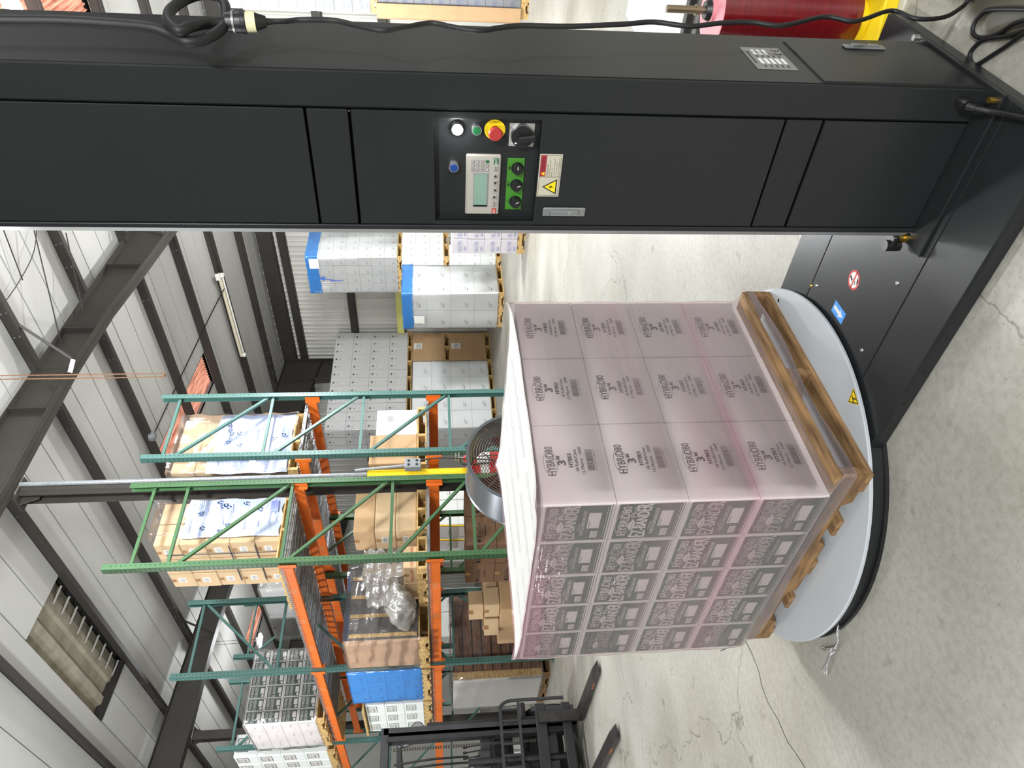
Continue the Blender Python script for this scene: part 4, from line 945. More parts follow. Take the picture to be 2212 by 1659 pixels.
def bag(name, m, x0, x1, y0, y1, z0, z1, label, off=.016, cat='film', top=True, wav=.006, seed=2):
    """film drawn around a load: wavy skin on four sides (and the top)"""
    rnd = random.Random(seed); P = ringpts(x0-off, x1+off, y0-off, y1+off, .02, 14); n = len(P); zs_ = [z0+(z1-z0)*i/18 for i in range(19)]; vs = []
    for k, z in enumerate(zs_):
        for i, (x, y) in enumerate(P):
            w_ = wav*(math.sin(k*1.7+i*.23)+math.sin(i*.9+k*.31)+rnd.uniform(-.5, .5))*.5
            vs.append((x+w_*(1 if x > (x0+x1)/2 else -1)*.8, y+w_*(1 if y > (y0+y1)/2 else -1)*.8, z+(rnd.uniform(-.01, .01) if k in (0, 18) else 0)))
    mb = MB().add(vs, [(k*n+i, k*n+(i+1) % n, (k+1)*n+(i+1) % n, (k+1)*n+i) for k in range(18) for i in range(n)], 0, True)
    if top: mb.add([(x, y, z1) for x, y in P], [tuple(range(n))])
    o = mb.build(name, m); return tag(o, label, cat)
def pal(x, y, z, label, lx=1.02, ly=1.1, h=.125, m=WOODP):
    return make_pallet('wooden_pallet', lx, ly, h, label, T(x, y, z), m, m)
def small_marks(mb, f, o, u, v, W, H):
    mb.text('7-300', o+u*(W*.18)+v*(H*.35), u, v, H*.06, 2, w=W*.3); mb.quad(o+u*(W*.18)+v*(H*.28), u*(W*.2), v*(H*.03), 2)
def icon_marks(mb, f, o, u, v, W, H):
    mb.quad(o+u*(W*.30)+v*(H*.80), u*(W*.22), v*(H*.045), 2); mb.quad(o+u*(W*.32)+v*(H*.86), u*(W*.17), v*(H*.03), 2); mb.quad(o+u*(W*.36)+v*(H*.60), u*(W*.05), v*(H*.07), 2); mb.quad(o+u*(W*.02)+v*(H*.02), u*(W*.004), v*(H*.96), 2)
def tape_print(mb, f, o, u, v, W, H):
    mb.text('SELLATAPE', o+u*(W*.5)+v*(H*.40), u, v, H*.2, 2, w=W*.62, c=1); mb.ring(o+u*(W*.5)+v*(H*.49), u, v, W*.38, W*.395, 24, 2, .42)
    for i in range(3): mb.quad(o+u*(W*.2)+v*(H*(.12+i*.05)), u*(W*.3), v*(H*.02), 2)
def ship_label(mb, f, o, u, v, W, H):
    if f == '-x':
        mb.quad(o+u*(W*.35)+v*(H*.38), u*(W*.34), v*(H*.3), 2)
        for i in range(9): mb.quad(o-Vector((.0006, 0, 0))+u*(W*(.38+i*.03))+v*(H*.42), u*(W*.012), v*(H*.2), 3)
def mini_panel(mb, f, o, u, v, W, H):
    n = Vector((-.001, 0, 0)) if f == '-x' else Vector((0, -.001, 0))
    if f == '-y':
        mb.quad(o+u*(W*.06)+v*(H*.08), u*(W*.88), v*(H*.86), 2)
        mb.text('HYBRiD80', o+n+u*(W*.5)+v*(H*.72), u, v, H*.15, 3, w=W*.76, c=1); mb.text('EZ-BANDER', o+n+u*(W*.5)+v*(H*.48), u, v, H*.17, 3, w=W*.8, c=1)
        mb.quad(o+n+u*(W*.38)+v*(H*.14), u*(W*.44), v*(H*.2), 3); mb.quad(o+n+u*(W*.12)+v*(H*.14), u*(W*.2), v*(H*.12), 3)
    else: mb.text('EZ-12', o+u*(W*.4)+v*(H*.45), u, v, H*.08, 4, w=W*.3)
def badge(mb, f, o, u, v, W, H):
    n = Vector((-.001, 0, 0)) if f == '-x' else Vector((0, -.001, 0))
    mb.quad(o+u*(W*.22)+v*(H*.40), u*(W*.6), v*(H*.5), 2); mb.quad(o+n*.5+u*(W*.25)+v*(H*.43), u*(W*.54), v*(H*.44), 3); mb.text('E-Z', o+n+u*(W*.47)+v*(H*.7), u, v, H*.12, 2, w=W*.3, c=1); mb.text('BANDER', o+n+u*(W*.47)+v*(H*.52), u, v, H*.11, 2, w=W*.4, c=1)
GREYC = mat('greyish_white_carton', srgb(206, 206, 204), .7, var=.05, vscale=3)
BRIGHT = mat('bright_white_carton', srgb(238, 241, 239), .6, var=.03, vscale=3)

# ---- blue-banded white stacks near the back wall
mS1 = carton_mesh(.262, .26, .37, BRIGHT, small_marks, None, (GREYINK,)); mS2 = carton_mesh(.262, .26, .33, BRIGHT, small_marks, None, (GREYINK,))
mS = carton_mesh(.262, .26, .302, BRIGHT, small_marks, None, (GREYINK,))
pal(14.1, 10.12, 0, 'wooden pallet at the foot of the tall white two-tier stack', 1.05, 1.05); pal(14.1, 10.12, 1.24, 'wooden pallet halfway up the tall white two-tier stack', 1.05, 1.05)
stack(mS1, (14.1, 10.12, .127), (4, 4, 3), (.262, .26, .37), 'white carton, lowest tier of the tall white stack', 'lowest tier of the tall white stack', seed=3, skip=lambda i, j, k: i > 1 or j > 1)
stack(mS2, (14.1, 10.12, 1.367), (4, 4, 3), (.262, .26, .33), 'white carton, middle tier of the tall white stack', 'middle tier of the tall white stack', seed=4, skip=lambda i, j, k: j > 1)
pal(14.1, 10.12, 2.36, 'wooden pallet under the top tier of the tall white stack', 1.05, 1.05, .1)
stack(mS, (14.1, 10.12, 2.462), (4, 4, 7), (.262, .26, .302), 'white carton, top tier of the tall white stack', 'top tier of the tall white stack', seed=5)
bag('clear_film', FILM_CLEAR, 14.1, 15.15, 10.12, 11.16, 2.47, 4.57, 'clear film around the top tier of the tall white stack', .016)
bag('blue_film_band', MATS_BLUEFILM, 14.1, 15.15, 10.12, 11.16, 4.30, 4.58, 'blue film band around the top of the tall white stack', .024, top=False)
o = MB().box(14.072, 14.076, 10.16, 10.44, 4.28, 4.50).build('paper_label', WHITE); tag(o, 'white paper label on the upper corner of the tall white stack', 'label')
o = MB().poly([(.0, .0), (.02, 0), (.05, .2), (.12, .18), (.06, .32), (-.02, .20), (.03, .21)], (14.068, 10.78, 4.0), Vector((0, -1, 0)), ZA).quad((14.068, 10.80, 3.8), (0, -.02, 0), (0, 0, .25)).build('arrow_mark', mat('blue_marker', srgb(64, 104, 206), .6)); tag(o, 'blue hand drawn arrow on the tall white stack', 'marking')
mC = carton_mesh(.525, .515, .55, BRIGHT, small_marks, None, (GREYINK,))
pal(13.0, 10.33, 0, 'wooden pallet under the short white stack with the bright blue top', 1.05, 1.03)
stack(mC, (13.0, 10.33, .127), (2, 2, 4), (.525, .515, .55), 'large white carton in the short blue banded stack', 'short white stack cartons', seed=6)
bag('clear_film', FILM_CLEAR, 13.0, 14.05, 10.33, 11.36, .12, 2.34, 'clear film around the short white stack with the blue top', .016)
bag('blue_film_band', MATS_BLUEFILM, 13.0, 14.05, 10.33, 11.36, 2.10, 2.35, 'bright blue film band around the top of the short white stack', .026, top=False)
o = MB().box(12.964, 12.968, 10.98, 11.2, 1.84, 2.08).build('paper_label', WHITE); tag(o, 'white paper label under the bright blue band of the short stack', 'label')
# ---- blue-lettered tape cartons beside the mast
mT = carton_mesh(.35, .30, .29, mat('lilac_white_carton', srgb(206, 202, 208), .7), tape_print, None, (BLUEINK,))
pal(10.55, 6.3, 0, 'wooden pallet under the blue lettered tape cartons', 1.05, 1.2)
stack(mT, (10.55, 6.3, .127), (3, 4, 4), (.35, .30, .29), 'carton with blue lettering beside the mast', 'tape cartons beside the mast', seed=7, skip=lambda i, j, k: i > 0 or j < 1)
# ---- grey cartons with black marks, three pallets deep
mM = carton_mesh(.311, .31, .518, GREYC, icon_marks, None, (BLACKINK,))
for c, (x0, nm) in enumerate(((12.4, 'nearest'), (13.68, 'middle'), (14.92, 'farthest'))):
    zb = 2.40
    pal(x0, 14.3, zb-.12, 'wooden pallet under the %s column of grey marked cartons' % nm, 1.24, .95, .115)
    stack(mM, (x0, 14.3, zb), (4, 3, 4), (.311, .31, .518), 'grey carton with black marks, %s upper column' % nm, 'grey marked cartons, %s column' % nm, seed=8+c, skip=(lambda i, j, k: j > 0) if c else None)
bag('clear_film', FILM_CLEAR, 12.4, 13.64, 14.3, 15.23, 2.4, 4.47, 'glossy clear film around the nearest column of grey marked cartons', .012)
mL = carton_mesh(.62, .47, .53, BRIGHT, small_marks, None, (GREYINK,))
for x0, nm in ((12.4, 'nearest'), (13.68, 'middle')):
    pal(x0, 14.3, 0, 'wooden pallet on the floor under the %s pale lower column' % nm, 1.24, .95)
    stack(mL, (x0, 14.3, .127), (2, 2, 4), (.62, .47, .53), 'pale carton, %s lower column beyond the racks' % nm, 'pale lower cartons, %s column' % nm, seed=12, skip=(lambda i, j, k: j > 0) if x0 > 13 else None)
    bag('clear_film', FILM_CLEAR, x0, x0+1.24, 14.3, 15.25, .12, 2.26, 'clear film around the %s pale lower column' % nm, .012)
def gaylord(name, x, y, z, sx, sy, sz, label):
    t = thing(name, label, 'carton', T(x, y, z)); MB().box(0, sx, 0, sy, 0, sz, b=.012).build('body', KRAFT, t)
    MB().box(sx*.42, sx*.62, -.003, 0, sz*.70, sz*.95).build('shipping_label', WHITE, t)
    tx = MB()
    for i in range(6): tx.quad((sx*(.44+i*.027), -.0036, sz*.74), (sx*.012, 0, 0), (0, 0, sz*.14))
    tx.build('label_print', GREYINK, t)
    tx = MB()
    for fx in (.2, .75): tx.box(sx*fx, sx*fx+.012, -.002, 0, sz*.68, sz*.99)
    tx.build('staple_row', TAPE, t); return t
pal(14.93, 14.3, 0, 'wooden pallet under the lower big kraft box', 1.2, .95, .15); gaylord('bulk_box', 14.93, 14.3, .152, 1.2, .95, 1.04, 'big brown kraft bulk box, lower of the two by the wall')
pal(14.93, 14.3, 1.194, 'wooden pallet between the two big kraft boxes', 1.2, .95, .14); gaylord('bulk_box', 14.93, 14.3, 1.336, 1.2, .95, .93, 'big brown kraft bulk box, upper of the two by the wall')
o = MB().box(16.08, 16.178, 10.6, 14.28, 2.5, 2.7, b=.01).build('wall_rail', mat('pale_yellow_paint', srgb(222, 222, 130), .5)); tag(o, 'pale yellow rail along the back wall above the big kraft boxes', 'beam')
# ---- two-tier white stack right of the mast
mR = carton_mesh(.302, .302, .286, mat('cool_white_carton', srgb(160, 162, 168), .7), tape_print, None, (mat('faint_blue_print', srgb(112, 124, 168), .7),))
pal(12.45, 3.6, 0, 'wooden pallet on the floor right of the mast', 1.22, .61)
stack(mR, (12.45, 3.0, .127), (4, 4, 8), (.302, .302, .286), 'faint blue carton, lower tier right of mast', 'lower tier right of the mast', seed=14, skip=lambda i, j, k: i > 0 or j < 2)
pal(12.45, 3.6, 2.42, 'wooden pallet between the two tiers right of the mast', 1.22, .61, .11)
stack(mR, (12.45, 3.0, 2.532), (4, 4, 8), (.302, .302, .286), 'faint blue carton, upper tier right of mast', 'upper tier right of the mast', seed=15, skip=lambda i, j, k: i > 0 or j < 2)
bag('clear_film', FILM_CLEAR, 12.45, 13.66, 3.58, 4.21, .13, 2.43, 'clear film around the lower tier right of the mast', .012)
o = MB().box(12.40, 12.42, 4.03, 4.26, .13, 2.44).box(12.40, 12.55, 4.24, 4.26, .13, 2.44).build('corner_board', KRAFT); tag(o, 'brown cardboard corner board on the stack right of the mast', 'corner board')

# ---- upper level of the racks
ZD = 3.335; ZL = 1.725
SHEET = mat('blue_white_printed_sheet', srgb(206, 214, 232), .3, var=.12, vscale=6, stretch=(1, 1, 10), var2=srgb(176, 186, 220))
mK = carton_mesh(.295, .325, .287, KRAFT2, ship_label, TAPE, (WHITE, GREYINK))
def sheet_load(x0, x1, y, z0, z1, label, seed):
    rnd = random.Random(seed); n, m_ = 22, 16; vs = []
    for a in range(n+1):
        for b_ in range(m_+1):
            fx, fz = a/n, b_/m_; vs.append((x0+(x1-x0)*fx, y-.015-.012*math.sin(fz*14+fx*2+seed)-.006*rnd.random(), z0+(z1-z0)*fz+(.02*math.sin(fx*11) if b_ in (0, m_) else 0)))
    mb = MB().add(vs, [(a*(m_+1)+b_, (a+1)*(m_+1)+b_, (a+1)*(m_+1)+b_+1, a*(m_+1)+b_+1) for a in range(n) for b_ in range(m_)], 0, True)
    for k in range(11):
        cx, cz = x0+(x1-x0)*rnd.uniform(.1, .9), z0+(z1-z0)*rnd.uniform(.08, .92); s_ = .03
        o = Vector((cx, y-.036, cz)); a = rnd.random()
        for q in range(3):
            t0 = a+q*2.1; mb.ring(o, XA, ZA, s_*.5, s_, 4, 1, 1, t0, t0+1.4)
    for k in range(14):
        cx, cz = x0+(x1-x0)*rnd.uniform(.05, .7), z0+(z1-z0)*rnd.uniform(.05, .95); mb.quad((cx, y-.035, cz), (rnd.uniform(.08, .22), 0, 0), (0, 0, .008), 2)
    mb.quad((x0+(x1-x0)*.6, y-.036, z0+.06), (.16, 0, 0), (0, 0, .09), 2)
    o = mb.build('printed_sheet', [SHEET, mat('navy_recycling_mark', srgb(44, 74, 120), .6), mat('violet_print', srgb(140, 150, 206), .6)]); return tag(o, label, 'sheet')
pal(5.74, 7.36, ZD, 'pale wooden pallet under the film wrapped load on top of the far rack', .95, 1.1)
stack(mK, (5.78, 7.42, ZD+.127), (3, 3, 5), (.30, .32, .287), 'brown filmed carton on top of the far rack', 'cartons on top of the far rack', seed=21, skip=lambda i, j, k: j > 0)
sheet_load(5.72, 6.70, 7.40, ZD+.13, 4.45, 'white blue printed plastic sheet on the far rack load, seen through the teal frame', 1)
bag('clear_film', FILM_CLEAR, 5.76, 6.70, 7.38, 8.4, ZD+.1, 4.94, 'clear film around the load on top of the far rack', .016, wav=.016)
pal(4.50, 7.5, ZD, 'pale wooden pallet under the kraft cartons on top of the near rack', .92, 1.1)
stack(mK, (4.82, 7.54, ZD+.127), (2, 3, 5), (.295, .328, .287), 'brown labelled carton on top of the near rack', 'cartons on top of the near rack', seed=22)
sheet_load(4.88, 5.42, 7.52, ZD+.13, 4.60, 'white blue printed plastic sheet on the near rack load, seen through the green frame', 4)
bag('clear_film', FILM_CLEAR, 4.96, 5.42, 7.54, 8.5, 4.2, 4.98, 'crinkled clear film over the top of the near rack load', .014, wav=.02)
st_ = MB()
for z in (3.75, 4.05): st_.box(4.812, 4.816, 7.6, 8.4, z, z+.012)
for y in (7.75, 8.1): st_.box(4.812, 4.816, y, y+.012, 3.5, 4.8)
tag(st_.build('strapping', mat('blue_black_strap', srgb(44, 44, 66), .5)), 'dark straps across the cartons on top of the near rack', 'strap')
# grey film wrapped box and small cartons on the far rack, second bay
pal(5.86, 10.5, ZD, 'wooden pallet under the grey wrapped boxes on the far rack', .9, 1.8)
o = carton_mesh(.85, .88, .95, GREYC, small_marks, TAPE, (GREYINK,))
stack(o, (5.88, 10.55, ZD+.127), (1, 2, 1), (.85, .88, .95), 'large pale box in grey film on the far rack', 'pale boxes on the far rack', seed=24)
bag('grey_film', FILM_CLEAR, 5.88, 6.73, 10.55, 12.31, ZD+.12, 4.43, 'greyish film over the large pale boxes on the far rack', .014, wav=.012)
# green printed cartons
mG = carton_mesh(.188, .362, .259, CARTON_W, mini_panel, None, (GREENINK, PALEINK, GREYINK))
pal(4.12, 11.35, ZD, 'wooden pallet under the green printed cartons on top of the near rack', 1.13, 1.1)
stack(mG, (4.12, 11.35, ZD+.127), (6, 3, 4), (.188, .362, .259), 'green printed carton on top of the near rack', 'green printed cartons on top of the near rack', seed=25, jit=.001)
bag('clear_film', FILM_CLEAR, 4.12, 5.25, 11.35, 12.44, ZD+.1, 4.51, 'shiny clear film around the green printed cartons on top of the near rack', .016, wav=.012)
mB = carton_mesh(.362, .362, .372, BRIGHT, badge, None, (GREENINK, PALEINK))
pal(4.14, 12.8, ZD, 'wooden pallet under the badge printed cartons at the left edge', 1.1, 1.1)
stack(mB, (4.14, 12.8, ZD+.127), (3, 3, 4), (.362, .362, .372), 'white carton with dark square badge', 'badge cartons at the left edge', seed=26, skip=lambda i, j, k: i > 0)

# ---- middle level
pal(4.86, 7.45, ZL, 'wooden pallet under the tall brown cartons on the middle rack level', .58, .75)
mTall = carton_mesh(.58, .42, .25, KRAFT, None, TAPE); mLab = carton_mesh(.58, .42, .25, KRAFT2, ship_label, TAPE, (WHITE, GREYINK))
for k in range(3):
    o = link('carton', (mTall if k == 2 else mLab), None, T(4.88, 7.5, ZL+.127+k*.252)); tag(o, ('lowest', 'middle', 'topmost')[k]+' brown carton at the near end of the middle rack level', 'carton')
o = carton_mesh(.30, .36, .16, KRAFT2, None, TAPE); q = link('carton', o, None, T(4.44, 7.62, ZL+.121)); tag(q, 'pale small carton with red lettering on the middle rack level', 'carton')
tx = MB().text('MADE IN CHINA', (4.4415, 7.95, ZL+.165), Vector((0, -1, 0)), ZA, .035, 0, w=.28); c2 = tx.build('red_lettering', REDINK, q, q.matrix_local.inverted())
tx = MB().text('MADE IN CHINA', (4.46, 7.622, ZL+.165), XA, ZA, .035, 0, w=.26); tx.build('red_lettering', REDINK, q, q.matrix_local.inverted())
q2 = link('carton', o, None, T(4.44, 7.985, ZL+.121)); tag(q2, 'pale small carton behind the one with red lettering', 'carton')
pal(4.38, 7.55, ZL, 'short wooden pallet carrying the small pale cartons', .44, .8, .12)
# slumped film over the middle of the bay
def blob(name, m, c, r, label, cat, seed, n=28, amp=.12, flat=None):
    rnd = random.Random(seed); mb = MB(); vs = []; ph = [rnd.random()*6 for _ in range(8)]
    for a in range(n+1):
        th = math.pi*a/n
        for b_ in range(2*n):
            p = math.pi*b_/n; k = 1+amp*(math.sin(3*p+ph[0]+2*th)+.7*math.sin(5*th+ph[1])*math.sin(4*p+ph[2])+.5*math.sin(9*p+ph[3])*math.sin(7*th+ph[4])+.35*math.sin(17*p+ph[5]+5*th))
            v = Vector((r[0]*math.sin(th)*math.cos(p)*k, r[1]*math.sin(th)*math.sin(p)*k, r[2]*math.cos(th)*k))
            if flat is not None and v.z < -flat: v.z = -flat
            vs.append(tuple(Vector(c)+v))
    mb.add(vs, [(a*2*n+b_, (a+1)*2*n+b_, (a+1)*2*n+(b_+1) % (2*n), a*2*n+(b_+1) % (2*n)) for a in range(n) for b_ in range(2*n)], 0, True)
    return tag(mb.build(name, m), label, cat)
FOIL = mat('crumpled_silver_plastic', srgb(178, 176, 170), .28, .35, bump=1.0, bscale=18, var=.25, vscale=9)
blob('plastic_bag', FOIL, (4.28, 8.26, 2.06), (.13, .48, .16), 'crumpled silvery plastic bag lying along the middle rack level', 'bag', 5, amp=.14)
pal(4.15, 8.9, ZL, 'wooden pallet with open notches under the plywood faced crate', 1.08, .86, .14)
cr = thing('crate', 'pale plywood faced crate inside clear film on the middle rack level', 'crate', T(4.18, 8.94, ZL+.142))
MB().box(0, .02, 0, .78, 0, .95, b=.003).build('plywood_face', mat('pale_plywood', srgb(206, 170, 136), .7, var=.1, vscale=3, stretch=(1, 1, 6)), cr)
MB().box(.022, 1.02, .0, .78, 0, .90, b=.006).build('crate_body', mat('dark_contents', srgb(96, 92, 88), .6, var=.5, vscale=5, stretch=(1, 1, 3)), cr)
for i in range(4): MB().box(.05+i*.27, .10+i*.27, -.012, 0, .02, .88).build('crate_slat', WOODP, cr)
bag('clear_film', FILM_CLEAR, 4.18, 5.2, 8.94, 9.72, ZL+.12, 2.82, 'loose clear film around the plywood faced crate', .034, wav=.022)
bag('hanging_film', FILM_BAG, 4.5, 4.85, 7.9, 8.6, ZL+.2, 2.5, 'slumped greyish film hanging over cartons on the middle rack level', .01, wav=.05, top=True)
mk3 = carton_mesh(.42, .34, .2, KRAFT2, ship_label, TAPE, (WHITE, GREYINK))
for k, (y, z) in enumerate(((8.44, 0), (8.44, .2))): tag(link('carton', mk3, None, T(4.64, y, ZL+.131+z)), 'brown carton under the slumped film, %s of two' % ('lower', 'upper')[k], 'carton')
pal(4.58, 8.40, ZL, 'wooden pallet under the cartons with the slumped film', .6, .46, .13)
mBl = carton_mesh(.355, .353, .255, BRIGHT, small_marks, None, (GREYINK,))
pal(4.20, 9.95, ZL, 'wooden pallet under the bright blue wrapped cartons', 1.08, 1.08)
stack(mBl, (4.22, 9.97, ZL+.127), (3, 3, 4), (.355, .353, .255), 'white carton under bright blue film', 'blue wrapped cartons', seed=30, skip=lambda i, j, k: i > 0)
bag('blue_film', MATS_BLUEFILM, 4.22, 5.28, 9.97, 11.03, ZL+.10, 2.88, 'bright blue film around the cartons on the middle rack level', .012)
mW = carton_mesh(.353, .362, .292, BRIGHT, badge, None, (mat('leaf_green_print', srgb(30, 120, 74), .6), PALEINK))
pal(4.22, 11.15, ZL, 'wooden pallet under the white and green cartons on the middle level', 1.06, 1.1)
stack(mW, (4.22, 11.17, ZL+.127), (3, 3, 3), (.353, .362, .292), 'white carton with leaf green badge', 'white and green cartons', seed=31, skip=lambda i, j, k: i > 0)
o = MB().box(4.14, 5.2, 11.16, 12.2, ZL+1.01, ZL+1.04).build('wood_board', WOODP); tag(o, 'pale wooden board lying on the white and green cartons', 'board')
o = carton_mesh(.5, .9, .62, KRAFT, None, TAPE); tag(link('carton', o, None, T(5.86, 7.45, ZL+.128)), 'large brown carton on the middle level of the far rack', 'carton')
o = carton_mesh(.45, .8, .55, BRIGHT, None, None); tag(link('carton', o, None, T(6.36, 7.45, ZL+.128)), 'plain white carton on the middle level of the far rack', 'carton')
pal(5.82, 7.42, ZL, 'wooden pallet under the brown and white cartons on the far rack', 1.0, .95)

# ---- floor level
lb = thing('board_stack', 'film wrapped stack of brown boards on the floor under the near rack', 'board stack', T(4.2, 10.35, .128))
BROWN = wood('brown_board', srgb(150, 104, 72), srgb(96, 64, 44), (1.5, 5, 6))
for k in range(9):
    for j in range(2): MB().box(.0, 1.25, .04+j*.5, .5+j*.5, .003+k*.142, .128+k*.142, b=.004).build('board', BROWN, lb)
MB().box(-.012, -.002, -.01, 1.05, 0, 1.28).build('white_end_sheet', mat('white_sheet', srgb(222, 220, 214), .6), lb)
MB().box(-.01, .10, -.012, .03, 0, 1.28).build('corner_timber', WOODP, lb)
bag('clear_film', FILM_CLEAR, 4.2, 5.46, 10.35, 11.4, .10, 1.44, 'shiny clear film around the brown board stack', .034, wav=.016)
make_pallet('wooden_pallet', 1.25, 1.06, .125, 'wooden pallet on the floor under the brown board stack', T(4.2, 10.35, 0), WOODA, WOODB)
DKB = mat('dark_brown_carton', srgb(110, 80, 56), .7, var=.1, vscale=4)
def exl(mb, f, o, u, v, W, H):
    mb.text('Exlin', o+u*(W*.5)+v*(H*.5), u, v, H*.16, 2, w=W*.5, c=1); mb.ring(o+u*(W*.14)+v*(H*.58), u, v, 0, W*.06, 16, 2); mb.quad(o+u*(W*.3)+v*(H*.34), u*(W*.4), v*(H*.03), 2)
mE = carton_mesh(.42, .46, .375, DKB, exl, TAPE, (SEAM,))
pal(4.68, 7.58, 0, 'wooden pallet under the dark brown cartons at the foot of the near rack', .86, 1.0)
stack(mE, (4.70, 7.6, .127), (2, 2, 3), (.42, .46, .375), 'dark brown carton under the near rack', 'dark brown cartons on the floor', seed=33)
mk = carton_mesh(.30, .26, .2, KRAFT2, None, TAPE)
for i, (x, y, z, rz) in enumerate(((4.5, 8.75, .80, 10), (4.78, 9.05, .80, -20), (4.46, 9.05, .80, 32), (4.56, 9.28, .80, 5), (4.6, 8.9, 1.002, 25))):
    tag(link('carton', mk, None, T(x, y, z, rz)), 'loose small kraft carton tipped on the heap, %s' % ('front one nearest the post', 'rear one', 'turned one with crossed tape', 'leftmost one', 'topmost one')[i], 'carton')
o = MB().box(4.4, 5.2, 8.7, 9.7, .13, .796, b=.01).build('bulk_box', KRAFT); tag(o, 'open brown bulk box under the heap of small kraft cartons', 'carton')
pal(4.4, 8.7, 0, 'wooden pallet under the heap of small kraft cartons', .85, 1.0)
# white cartons seen through the racks
for k, (x0, y0) in enumerate(((8.3, 12.6), (9.4, 15.0), (7.6, 16.2))):
    nm = ('nearest', 'middle', 'farthest')[k]; pal(x0, y0, 0, 'wooden pallet under the %s white stack seen through the racks' % nm, 1.1, 1.1)
    stack(mL, (x0, y0, .127), (2, 2, 3), (.62, .475, .53), 'white carton, %s floor stack behind the racks' % nm, 'white floor cartons, %s stack' % nm, seed=40+k)
# yellow rolling ladder between
ld = thing('rolling_ladder', 'yellow rolling ladder standing behind the far rack', 'ladder', T(6.9, 10.6, 0))
for s_ in (0, .45): MB().tube([(0, s_, .02), (.05, s_, 1.2), (.08, s_, 1.75), (.14, s_, 1.85), (.3, s_, 1.85)], .016, n=8).build('rail', YELLOW, ld)
for k in range(5): MB().box(-.02+k*.012, .16+k*.012, 0, .45, .25+k*.28, .275+k*.28).build('step', YELLOW, ld)
# ================================================================== forklift
FK = thing('forklift', 'black forklift with forks lowered to the floor, cut by the left edge', 'forklift', T(2.53, 8.30, 0, 0))
FB = mat('forklift_black', srgb(52, 52, 55), .42, var=.25, vscale=6); FD = mat('forklift_dark', srgb(34, 34, 36), .5, var=.3, vscale=9); FW = mat('worn_fork_steel', srgb(64, 62, 60), .4, .5, var=.4, vscale=8)
for x, tip in ((-.36, -1.62), (.36, -1.30)):
    f = MB(); r0, r1 = .05, -0.02
    f.prism([(.0, .0), (.0, .5), (-.045, .5), (-.045, .06), (tip+.2, .045), (tip, .022), (tip, .012), (-.01, .0)], (x-.06, .0, .012), YA, ZA, XA, .12)
    fo = f.build('fork', FW, FK)
    s_ = MB()
    for k in range(3): s_.box(x-.061, x-.0595, tip+.28+k*.05, tip+.30+k*.05, .03, .05)
    s_.build('fork_mark', ORANGE, fo)
MB().box(-.52, .52, .0, .05, .42, .54, b=.008).build('carriage_bar', FD, FK); MB().box(-.52, .52, .0, .05, .14, .24, b=.008).build('carriage_bar', FD, FK)
for x in (-.48, .44): MB().box(x, x+.05, .01, .05, .1, .58).build('carriage_plate', FB, FK)
# load backrest
lbk = MB(); lbk.beam((-.58, .03, .72), (.58, .03, .72), .03, .03); lbk.beam((-.52, .03, .93), (.50, .03, .93), .03, .03)
lbk.build('backrest_bar', FB, FK)
for k in range(9): MB().beam((-.48+k*.12, .03, .72), (-.48+k*.12, .03, .93), .022, .022, up=(0, 1, 0)).build('backrest_rung', FB, FK)
for s_ in (-1, 1): MB().tube([(s_*.50, .03, .93), (s_*.545, .03, .90), (s_*.575, .03, .83), (s_*.58, .03, .72), (s_*.58, .03, .2)], .019, n=8).build('backrest_post', FB, FK)
# mast
for s_ in (-1, 1):
    m_ = MB().box(s_*.36-.035, s_*.36+.035, .12, .17, .06, 2.22).box(s_*.36-.035, s_*.36-.02, .12, .25, .06, 2.22).box(s_*.36-.035, s_*.36+.035, .235, .25, .06, 2.22)
    m_.build('outer_mast_rail', FB, FK)
    MB().box(s_*.27-.028, s_*.27+.028, .10, .22, .10, 2.18, b=.004).build('inner_mast_rail', FD, FK)
    ch = MB()
    for k in range(56): ch.box(s_*.16-.014, s_*.16+.014, .10, .118, .55+k*.028, .55+k*.028+.018)
    ch.build('lift_chain', mat('oiled_chain', srgb(70, 66, 60), .4, .6), FK)
    MB().cyl((s_*.44, .26, .15), (s_*.44, .26, 1.75), .035, n=14).build('lift_cylinder', FD, FK)
MB().box(-.40, .40, .12, .24, 2.16, 2.25, b=.008).build('mast_crosshead', FB, FK); MB().box(-.38, .38, .19, .25, 1.05, 1.16, b=.006).build('mast_crossbar', FB, FK); MB().box(-.38, .38, .17, .25, .30, .42, b=.006).build('mast_crossbar', FB, FK)
MB().cyl((0, .18, .2), (0, .18, 1.3), .04, n=16).build('free_lift_cylinder', FD, FK)
for k in range(3): MB().tube([(-.06+k*.06, .16, 1.3), (-.08+k*.06, .10, 1.7), (-.10+k*.06, .15, 2.1)], .012, n=7).build('hydraulic_hose', RUBBER, FK)
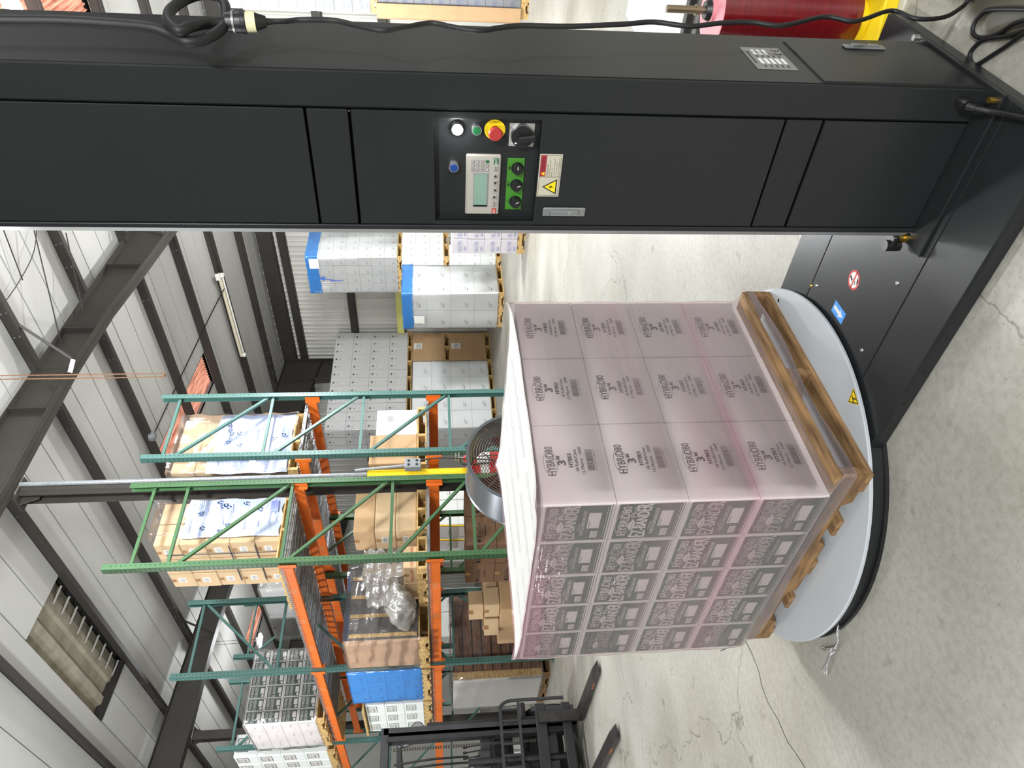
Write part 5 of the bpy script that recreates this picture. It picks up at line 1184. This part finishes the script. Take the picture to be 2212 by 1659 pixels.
# chassis
ch = MB(); ch.prism([(.55, .18), (2.35, .18), (2.55, .4), (2.55, 1.1), (2.2, 1.18), (1.35, 1.12), (1.3, .72), (.75, .62), (.55, .8)], (-.50, 0, 0), YA, ZA, XA, 1.0); ch.build('chassis', FB, FK)
MB().box(-.50, .50, .42, .62, .30, 1.02, b=.03).build('front_cowl', FD, FK)
for s_ in (-1, 1):
    wl = MB().cyl((s_*.44, .62, .31), (s_*.62, .62, .31), .31, n=32).cyl((s_*.622, .62, .31), (s_*.63, .62, .31), .16, n=20); wl.build('front_tyre', RUBBER, FK)
    MB().cyl((s_*.40, 2.1, .23), (s_*.55, 2.1, .23), .23, n=24).build('rear_tyre', RUBBER, FK)
    fe_ = MB().box(s_*.52-.12, s_*.52+.12, .25, 1.0, .62, .68, b=.015); fe_.build('fender', FD, FK)
    # overhead guard legs
    MB().tube([(s_*.47, .50, .95), (s_*.475, .56, 1.3), (s_*.48, .72, 1.75), (s_*.485, .95, 2.02), (s_*.49, 1.1, 2.10), (s_*.49, 2.2, 2.12)], .035, n=10).build('guard_leg', FB, FK)
    MB().tube([(s_*.47, 2.25, 1.05), (s_*.485, 2.25, 1.7), (s_*.49, 2.2, 2.12)], .035, n=10).build('guard_leg', FB, FK)
    hl = MB().cyl((s_*.50, .48, 1.86), (s_*.50, .56, 1.86), .075, .06, n=20).cyl((s_*.50, .56, 1.86), (s_*.50, .62, 1.87), .06, .03, n=16).build('headlight', FD, FK)
    MB().cyl((s_*.50, .475, 1.86), (s_*.50, .481, 1.86), .065, n=20).build('lens', mat('headlight_glass', srgb(150, 150, 150), .15), hl)
for k in range(8): MB().beam((-.49, 1.0+k*.17, 2.10+.002*k), (.49, 1.0+k*.17, 2.10+.002*k), .03, .05).build('guard_bar', FB, FK)
MB().box(-.26, .26, 1.45, 1.95, 1.14, 1.24, b=.03).build('seat', DARK, FK); MB().box(-.25, .25, 1.88, 2.0, 1.22, 1.72, b=.03).build('seat_back', DARK, FK)
sw_ = MB()
vs = []; n = 28
for i in range(n):
    a = 2*math.pi*i/n; c = Vector((.18*math.cos(a), .15*math.sin(a), .10*math.sin(a))); rad = c.normalized()
    for q in range(6): b_ = 2*math.pi*q/6; vs.append(tuple(c+rad*(.014*math.cos(b_))+Vector((0, -.5, .86))*(.014*math.sin(b_))))
sw_.M = Matrix.Translation((-.02, .98, 1.34)); sw_.add(vs, [(i*6+q, ((i+1) % n)*6+q, ((i+1) % n)*6+(q+1) % 6, i*6+(q+1) % 6) for i in range(n) for q in range(6)], 0, True)
for a in (0, 2.1, 4.2): sw_.beam((0, 0, -.01), (.17*math.cos(a), .145*math.sin(a), .095*math.sin(a)), .02, .012)
sw_.M = None; sw_.cyl((-.02, .98, 1.33), (-.02, .75, 1.0), .025, n=10); sw_.build('steering_wheel', DARK, FK)
MB().box(-.42, .42, .60, .72, 1.0, 1.14, b=.02).build('dashboard', FD, FK)
for k in range(3): MB().cyl((.22+k*.06, .68, 1.12), (.22+k*.06, .74, 1.30), .008, n=6).cyl((.22+k*.06, .74, 1.30), (.22+k*.06, .75, 1.34), .016, n=8).build('lever', DARK, FK)
MB().box(.12, .30, .36, .42, .70, .78).build('warning_sticker', WHITE, FK)
